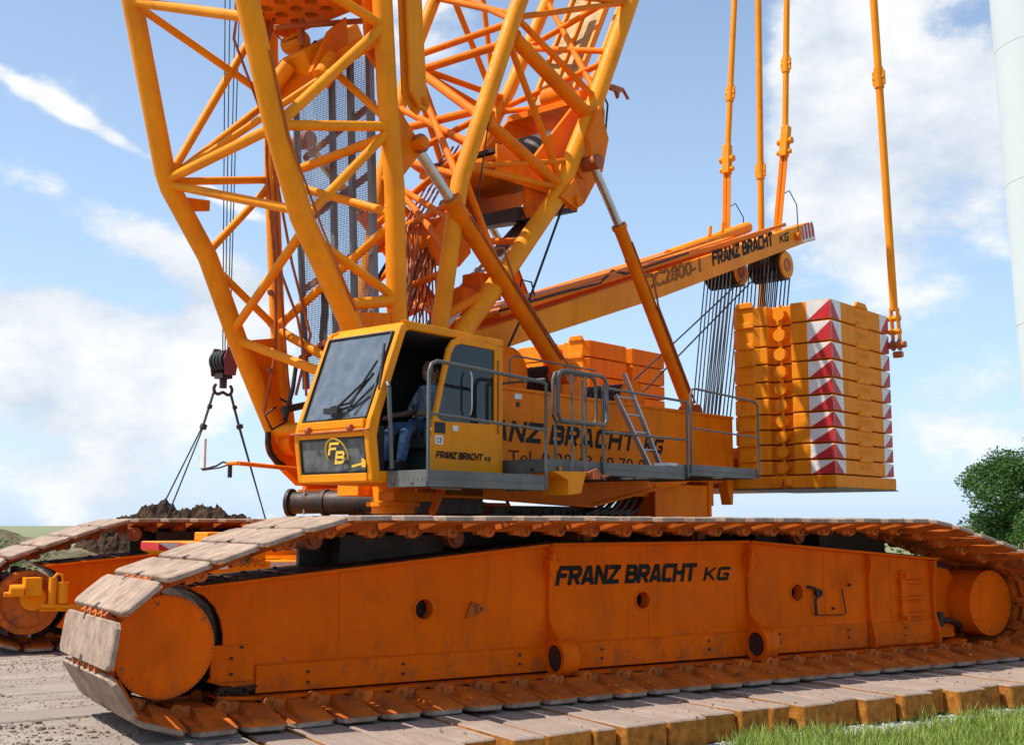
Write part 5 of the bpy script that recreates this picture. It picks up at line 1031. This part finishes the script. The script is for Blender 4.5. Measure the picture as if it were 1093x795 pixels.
# ---------------------------------------------------------------- driver
def person():
    verts = {}
    def V(n, p, r): verts[n] = (len(verts), S(p), r)
    V('pel', (-3.04, -2.17, 2.33), .105); V('bel', (-3.02, -2.17, 2.45), .105); V('che', (-2.99, -2.17, 2.62), .115); V('nb', (-2.99, -2.17, 2.73), .06); V('nk', (-3.01, -2.17, 2.78), .045)
    for s, n in ((1, 'f'), (-1, 'n')):
        V('sh'+n, (-2.99, -2.17+s*.135, 2.70), .055); V('el'+n, (-3.08, -2.17+s*.20, 2.50), .038); V('wr'+n, (-3.30, -2.17+s*.20, 2.46), .026)
        V('hp'+n, (-3.06, -2.17+s*.07, 2.32), .085); V('kn'+n, (-3.42, -2.17+s*.11, 2.33), .058); V('an'+n, (-3.50, -2.17+s*.11, 1.99), .040)
    E_ = [('pel', 'bel'), ('bel', 'che'), ('che', 'nb'), ('nb', 'nk')]
    for n in 'fn': E_ += [('nb', 'sh'+n), ('sh'+n, 'el'+n), ('el'+n, 'wr'+n), ('pel', 'hp'+n), ('hp'+n, 'kn'+n), ('kn'+n, 'an'+n)]
    root_loc = S((-3.04, -2.17, 2.26))
    def skin(names, edges, name, m, rootv, parent=None, lvl=2):
        idx = {n: i for i, n in enumerate(names)}
        me = bpy.data.meshes.new(name); me.from_pydata([verts[n][1]-root_loc for n in names], [(idx[a], idx[b]) for a, b in edges], [])
        me.materials.append(m); o = bpy.data.objects.new(name, me); col.objects.link(o)
        md = o.modifiers.new('skin', 'SKIN'); md.use_smooth_shade = True; sub = o.modifiers.new('sub', 'SUBSURF'); sub.levels = sub.render_levels = lvl
        sk = me.skin_vertices[0].data if me.skin_vertices else None
        if sk is None: me.attributes; 
        for n in names: sk[idx[n]].radius = (verts[n][2],)*2; sk[idx[n]].use_root = (n == rootv)
        if parent is not None: o.parent = parent
        else: o.location = root_loc
        return o
    # hands
    for s, n in ((1, 'f'), (-1, 'n')):
        b = Vector((-3.30, -2.17+s*.20, 2.46)); V('pm'+n, b+Vector((-.055, 0, -.01)), .026); E_.append(('wr'+n, 'pm'+n))
        for k in range(4):
            o = Vector((0, (k-1.5)*.017, 0)); L_ = (.028, .034, .031, .024)[k]
            V('f%d%s' % (k, n), b+Vector((-.085, 0, -.012))+o, .0085); V('g%d%s' % (k, n), b+Vector((-.085-L_, 0, -.025))+o, .0075); V('h%d%s' % (k, n), b+Vector((-.085-L_-.006, 0, -.05))+o, .0065)
            E_.extend([('pm'+n, 'f%d%s' % (k, n)), ('f%d%s' % (k, n), 'g%d%s' % (k, n)), ('g%d%s' % (k, n), 'h%d%s' % (k, n))])
        V('t1'+n, b+Vector((-.055, -s*.035, -.015)), .010); V('t2'+n, b+Vector((-.085, -s*.042, -.03)), .008); E_.extend([('pm'+n, 't1'+n), ('t1'+n, 't2'+n)])
    body = skin(list(verts), E_, 'person', SKIN, 'pel', lvl=1)
    tag(body, 'seated man in blue jeans and a checked shirt at the controls inside the cab', 'person')
    # clothes as slightly larger skins over the body
    keep = dict(verts)
    def grow(ns, k):
        for n in ns: i, p, r = keep[n]; verts[n] = (i, p, r*k)
    tops = ['che', 'bel', 'pel', 'nb', 'shf', 'shn', 'elf', 'eln']; grow(tops, 1.13)
    skin(tops, [('pel', 'bel'), ('bel', 'che'), ('che', 'nb'), ('nb', 'shf'), ('nb', 'shn'), ('shf', 'elf'), ('shn', 'eln')], 'shirt', SHIRT, 'che', body)
    ls = ['pel', 'hpf', 'hpn', 'knf', 'knn', 'anf', 'ann']; grow(ls, 1.18)
    skin(ls, [('pel', 'hpf'), ('pel', 'hpn'), ('hpf', 'knf'), ('hpn', 'knn'), ('knf', 'anf'), ('knn', 'ann')], 'jeans', JEANS, 'pel', body)
    # head: sculpted sphere with face features, facing -x
    hc = Vector((-3.0, -2.17, 2.89)); q = MB(S); n1_, n2_ = 24, 18; vs = []
    for j in range(n2_+1):
        ph = math.pi*j/n2_
        for i in range(n1_):
            th = 2*math.pi*i/n1_; d = Vector((math.cos(th)*math.sin(ph), math.sin(th)*math.sin(ph), math.cos(ph))); r = 1.0
            p = Vector((d.x*.098, d.y*.075, d.z*.118))
            if d.x < 0 and d.z < -.1: p.x -= .012*min(1, -d.z*2); p.y *= 1-.25*max(0, -d.z)
            fx = max(0, -d.x)
            p.x -= .026*fx**3*math.exp(-((d.y/.14)**2))*math.exp(-(((d.z+.08)/.17)**2))         # nose
            p.x += .008*fx*math.exp(-(((abs(d.y)-.33)/.14)**2))*math.exp(-(((d.z-.06)/.12)**2))   # eye sockets
            p.x -= .005*fx*math.exp(-((d.y/.3)**2))*math.exp(-(((d.z+.45)/.07)**2))               # lips
            vs.append(hc+p)
    fs = [(j*n1_+i, j*n1_+(i+1) % n1_, (j+1)*n1_+(i+1) % n1_, (j+1)*n1_+i) for j in range(n2_) for i in range(n1_)]
    q.add(vs, fs, True)
    for s in (-1, 1): q.cyl(hc+Vector((.005, s*.072, -.005)), hc+Vector((.015, s*.086, 0)), .026, 12, .020)
    q.cyl(hc+Vector((.02, 0, -.17)), hc+Vector((.01, 0, -.06)), .050, 16)
    q.build('head', SKIN, body)
    q = MB(S); vs = []
    for j in range(10):
        ph = math.pi*.56*j/9
        for i in range(n1_): th = 2*math.pi*i/n1_; d = Vector((math.cos(th)*math.sin(ph), math.sin(th)*math.sin(ph), math.cos(ph))); vs.append(hc+Vector((.012+d.x*(.104 if d.x > 0 else .094), d.y*.083, .012+d.z*.120)) if not (d.x < -.55 and d.z < .55) else hc+Vector((d.x*.08, d.y*.07, .02+d.z*.11)))
    q.add(vs, [(j*n1_+i, j*n1_+(i+1) % n1_, (j+1)*n1_+(i+1) % n1_, (j+1)*n1_+i) for j in range(9) for i in range(n1_)], True); q.build('hair', HAIR, body)
    q = MB(S)
    for s in (-1, 1): q.cyl(hc+Vector((-.086, s*.028, .008)), hc+Vector((-.091, s*.028, .008)), .010, 10)
    q.build('eyes', BLACK, body)
    q = MB(S)
    for s in (-1, 1): q.prism([(-3.68, 1.918), (-3.70, 1.95), (-3.62, 1.985), (-3.53, 2.03), (-3.45, 2.03), (-3.44, 1.918)], 1, -2.17+s*.11-.04, -2.17+s*.11+.04)
    q.build('shoes', BLACK, body, bevel=.012)
person()

# ---------------------------------------------------------------- ladder
ld = empty('ladder', S((1.1, -1.85, 2.12))); tag(ld, 'aluminium ladder leaning against the lettered machinery house', 'ladder')
for a, b in (((.99, -1.62, 3.30), (1.28, -1.95, 2.14)), ((.80, -1.62, 3.02), (1.05, -1.95, 2.12))): q = MB(S); q.beam(a, b, .03, .06, (0, 1, 0)); q.build('stile', ALU, ld)
for k in range(4):
    t = k/4.; a = Vector((.99, -1.62, 3.30)).lerp(Vector((1.28, -1.95, 2.14)), .27+t*.73); b = Vector((.80, -1.62, 3.02)).lerp(Vector((1.05, -1.95, 2.12)), t*.97+.02); q = MB(S); q.cyl(a, b, .013, 8); q.build('rung', ALU, ld)

# ---------------------------------------------------------------- superstructure counterweights
rows = [4.53, 4.24, 3.94, 3.69, 3.44, 3.21, 2.98, 2.76, 2.55, 2.33, 2.12]
def slab(x0, x1, ys, z0, z1, label, group, near, markers=True):
    """ys: inner edge, outer edge (signed)"""
    yi, yo = ys; s = -1 if yo < yi else 1; h = z1-z0; g_ = .009
    root = empty('counterweight_slab', S(((x0+x1)/2, (yi+yo)/2, z0))); tag(root, label, 'counterweight', group)
    Y = lambda t: yi+s*t       # t from 0 (inner) to W
    Wd_ = abs(yo-yi); xm = (x0+x1)/2
    # plan outline with vertical channel in the front and rear, bulged inner lobe and a notch on the inner side
    pl = [(x0+.03, 0), (x0-.05, .10), (x0-.05, .36), (x0, .44), (x0, .55), (x0+.13, .57), (x0+.13, .88), (x0, .92), (x0, Wd_), (x1, Wd_), (x1, .92), (x1-.2, .90), (x1-.2, .57), (x1, .55), (x1, 0), (xm+.13, 0), (xm+.02, .28), (xm-.06, 0)]
    q = MB(S); q.prism([(a, Y(b)) for a, b in pl], 2, z0+g_, z1-g_)
    # interlocking tabs (front, on the lobe, and outer side)
    q.prism([(Y(.08), z1-g_-.012), (Y(.12), z1+.068), (Y(.34), z1+.068), (Y(.38), z1-g_-.012)], 0, x0-.082, x0-.02)
    q.prism([(xm-.22, z1-g_-.012), (xm-.14, z1+.062), (xm+.14, z1+.062), (xm+.22, z1-g_-.012)], 1, Y(Wd_+.028), Y(Wd_-.02))
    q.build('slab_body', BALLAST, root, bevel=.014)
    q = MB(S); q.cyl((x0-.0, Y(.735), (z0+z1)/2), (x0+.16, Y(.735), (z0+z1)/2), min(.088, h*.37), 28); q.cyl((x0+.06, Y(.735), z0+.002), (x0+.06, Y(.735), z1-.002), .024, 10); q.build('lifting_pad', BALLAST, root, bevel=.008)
    # raised lettering on the outer side
    if near:
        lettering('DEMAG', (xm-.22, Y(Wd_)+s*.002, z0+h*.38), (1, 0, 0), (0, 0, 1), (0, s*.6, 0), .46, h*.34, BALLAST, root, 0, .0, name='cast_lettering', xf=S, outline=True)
    if markers:
        zt, zb = z1-g_-.012, z0+g_+.006; t_ = .004
        q = MB(S)
        q.prism([(Y(Wd_-.36), zb), (Y(Wd_-.005), zb), (Y(Wd_-.005), zt), (Y(Wd_-.36), zt)], 0, x0-t_, x0)
        q.prism([(x0+.005, zb), (x0+.30, zb), (x0+.30, zt), (x0+.005, zt)], 1, Y(Wd_+t_), Y(Wd_)); q.prism([(x1-.30, zb), (x1-.005, zb), (x1-.005, zt), (x1-.30, zt)], 1, Y(Wd_+t_), Y(Wd_)); q.each('white_band', WHITE, root)
        q = MB(S)
        q.prism([(Y(Wd_-.34), zb), (Y(Wd_-.005), zb), (Y(Wd_-.005), zt)], 0, x0-2*t_, x0-t_-.001)
        q.prism([(x0+.005, zb), (x0+.24, zb), (x0+.005, zt)], 1, Y(Wd_+2*t_), Y(Wd_+t_+.001)); q.prism([(x1-.005, zb), (x1-.27, zb), (x1-.005, zt)], 1, Y(Wd_+2*t_), Y(Wd_+t_+.001)); q.each('red_triangle', RED, root)
names = ['topmost', 'second', 'third', 'fourth', 'fifth', 'sixth', 'seventh', 'eighth', 'ninth', 'tenth']
for k in range(10):
    slab(3.97, 5.88, (-1.46, -2.99), rows[k+1], rows[k], '%s yellow slab%s of the near counterweight stack with red triangle markings' % (names[k], '' if k == 0 else ' from the top'), 'slabs of the near counterweight stack', True)
    slab(4.38, 6.61, (1.43, 2.96), rows[k+1]-.08, rows[k]-.08, '%s orange slab%s of the far counterweight stack behind the machinery house' % (names[k], '' if k == 0 else ' from the top'), 'slabs of the far counterweight stack', False, k > 6)
bp_ = empty('counterweight_base', S((4.9, -2.2, 1.94))); tag(bp_, 'yellow base plate carrying the near counterweight stack', 'base plate')
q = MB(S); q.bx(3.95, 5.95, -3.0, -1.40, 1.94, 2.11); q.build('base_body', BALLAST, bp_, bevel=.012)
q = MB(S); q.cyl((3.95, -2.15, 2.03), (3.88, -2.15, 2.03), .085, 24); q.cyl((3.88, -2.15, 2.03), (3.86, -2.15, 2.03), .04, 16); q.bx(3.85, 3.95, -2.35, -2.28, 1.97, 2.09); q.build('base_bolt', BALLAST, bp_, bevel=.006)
q = MB(S); q.bx(3.93, 5.97, -3.02, -1.38, 1.925, 1.938); q.build('base_underside', GREY, bp_)
q = MB(S); q.bx(3.9, 6.8, -1.38, 1.38, 1.96, 2.4); q.build('counterweight_carrier', ORANGE, crane, bevel=.01)
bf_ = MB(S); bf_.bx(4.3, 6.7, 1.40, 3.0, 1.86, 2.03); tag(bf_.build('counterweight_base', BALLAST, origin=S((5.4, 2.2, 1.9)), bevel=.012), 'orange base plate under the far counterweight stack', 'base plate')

# carbody counterweights between the crawlers
def cbw(x0, x1, y, z0, z1, label):
    root = empty('carbody_weight', ((x0+x1)/2, y+.3, z0)); tag(root, label, 'counterweight', 'weights between the crawlers')
    q = MB(); q.prism([(x0+.10, z0), (x1-.10, z0), (x1, z0+.04), (x1, z1-.03), (x0, z1-.03), (x0, z0+.04)], 1, y, y+.75); q.bx((x0+x1)/2-.12, (x0+x1)/2+.12, y+.02, y+.5, z1-.03, z1+.07); q.build('weight_body', YELLOW, root, bevel=.015)
    q = MB(); q.bx(x0-.003, x0+.22, y-.004, y-.001, z0+.05, z1-.04); q.bx(x1-.34, x1+.003, y-.004, y-.001, z0+.05, z1-.04); q.each('white_band', WHITE, root)
    q = MB(); q.prism([(x1-.13, z0+.05), (x1, z0+.05), (x1, z1-.05)], 1, y-.008, y-.005); q.prism([(x0, z0+.05), (x0+.12, z0+.05), (x0, z1-.05)], 1, y-.008, y-.005); q.bx(x0-.005, x0, y-.004, y+.75, z0+.05, z1-.04); q.build('red_marking', RED, root)
    lettering('DEMAG', ((x0+x1)/2-.16, y-.006, z0+.07), (1, 0, 0), (0, 0, 1), (0, -1, 0), .26, .085, RUST, root, 0, 0)
cbw(1.05, 2.05, 2.4, .96, 1.11, 'lower yellow weight with red and white ends seen under the near track')
cbw(1.15, 2.42, 2.9, 1.125, 1.29, 'upper yellow weight with red end resting on the lower one')
cbw(1.0, 2.3, 3.9, 1.12, 1.29, 'rear yellow weight with white end beyond the near track')
q = MB(); q.bx(1.1, 2.3, 2.45, 4.9, .5, .955); tag(q.build('weight_pallet', DARK, origin=(1.7, 3.6, .5)), 'dark steel frame carrying the yellow weights between the crawlers', 'frame')

# ---------------------------------------------------------------- load hook with slings
hb = empty('hook_block', S((-.55, 4.5, 3.4))); tag(hb, 'dark and red crane hook block hanging on ropes left of the boom foot', 'hook block')
cx_, cy_ = -.55, 4.5
q = MB(S)
for k, y_ in enumerate((-.12, -.04, .04, .12)): q.cyl((cx_, cy_+y_-.025, 3.84), (cx_, cy_+y_+.025, 3.84), .165, 28)
q.build('sheave', BLACK, hb)
q = MB(S)
for y_ in (-.17, .17): q.prism([(cx_-.09, 3.62), (cx_+.09, 3.62), (cx_+.13, 3.86), (cx_+.06, 4.04), (cx_-.06, 4.04), (cx_-.13, 3.86)], 1, cy_+y_-.015, cy_+y_+.015)
q.each('cheek_plate', mat('dark_red_paint', (.16, .02, .02), .5, dirt=(.05, .03, .03), damt=.6), hb, bevel=.01)
q = MB(S); q.cyl((cx_, cy_, 3.44), (cx_, cy_, 3.64), .055, 14); q.bx(cx_-.09, cx_+.09, cy_-.1, cy_+.1, 3.58, 3.66); q.build('shank', DARK, hb)
q = MB(S)
for s in (-1, 1): q.tube([(cx_, cy_, 3.38)]+[(cx_+s*(.09+.07*math.cos(t)), cy_, 3.42+.075*math.sin(t)) for t in [R(-100+i*20) for i in range(9)]], .024, 8)
q.build('ramshorn_hook', DARK, hb)
q = MB(S)
for k, dx in enumerate((-.16, -.02, .13, .26)): q.tube([(cx_+dx*.7, cy_-.12+k*.08, 3.95), (cx_+dx*1.25-.16, cy_-.12+k*.08, 12.5)], .009, 5)
q.build('hoist_rope', ROPE, hb)
for s, (xj, zj), ends, lab in ((-1, (-.87, 2.85), [(-1.40, 1.6), (-1.51, 1.44)], 'left pair of wire rope slings hanging from the hook'), (1, (-.23, 2.89), [(.28, 1.55), (.44, 1.55)], 'right pair of wire rope slings hanging from the hook')):
    r_ = empty('wire_sling', S((cx_+s*.15, 4.5, 3.35))); tag(r_, lab, 'sling')
    q = MB(S)
    for k, (xe, ze) in enumerate(ends):
        a = Vector((cx_+s*.15, 4.5+k*.03, 3.37)); j = Vector((xj, 4.5+k*.03, zj)); e_ = Vector((xe, 4.5+k*.2, ze)); e2_ = e_+(e_-j)*.55
        q.tube([a, j, e_, e2_], .011, 6)
    q.build('wire', ROPE, r_)
    q = MB(S); a = Vector((cx_+s*.15, 4.5, 3.37)); j = Vector((xj, 4.5, zj)); m1 = a.lerp(j, .42); q.cyl(m1-(j-a)*.05, m1+(j-a)*.05, .035, 10); q.cyl(j-(j-a)*.06, j+(j-a)*.06, .05, 10); q.each('ferrule', DARK, r_)
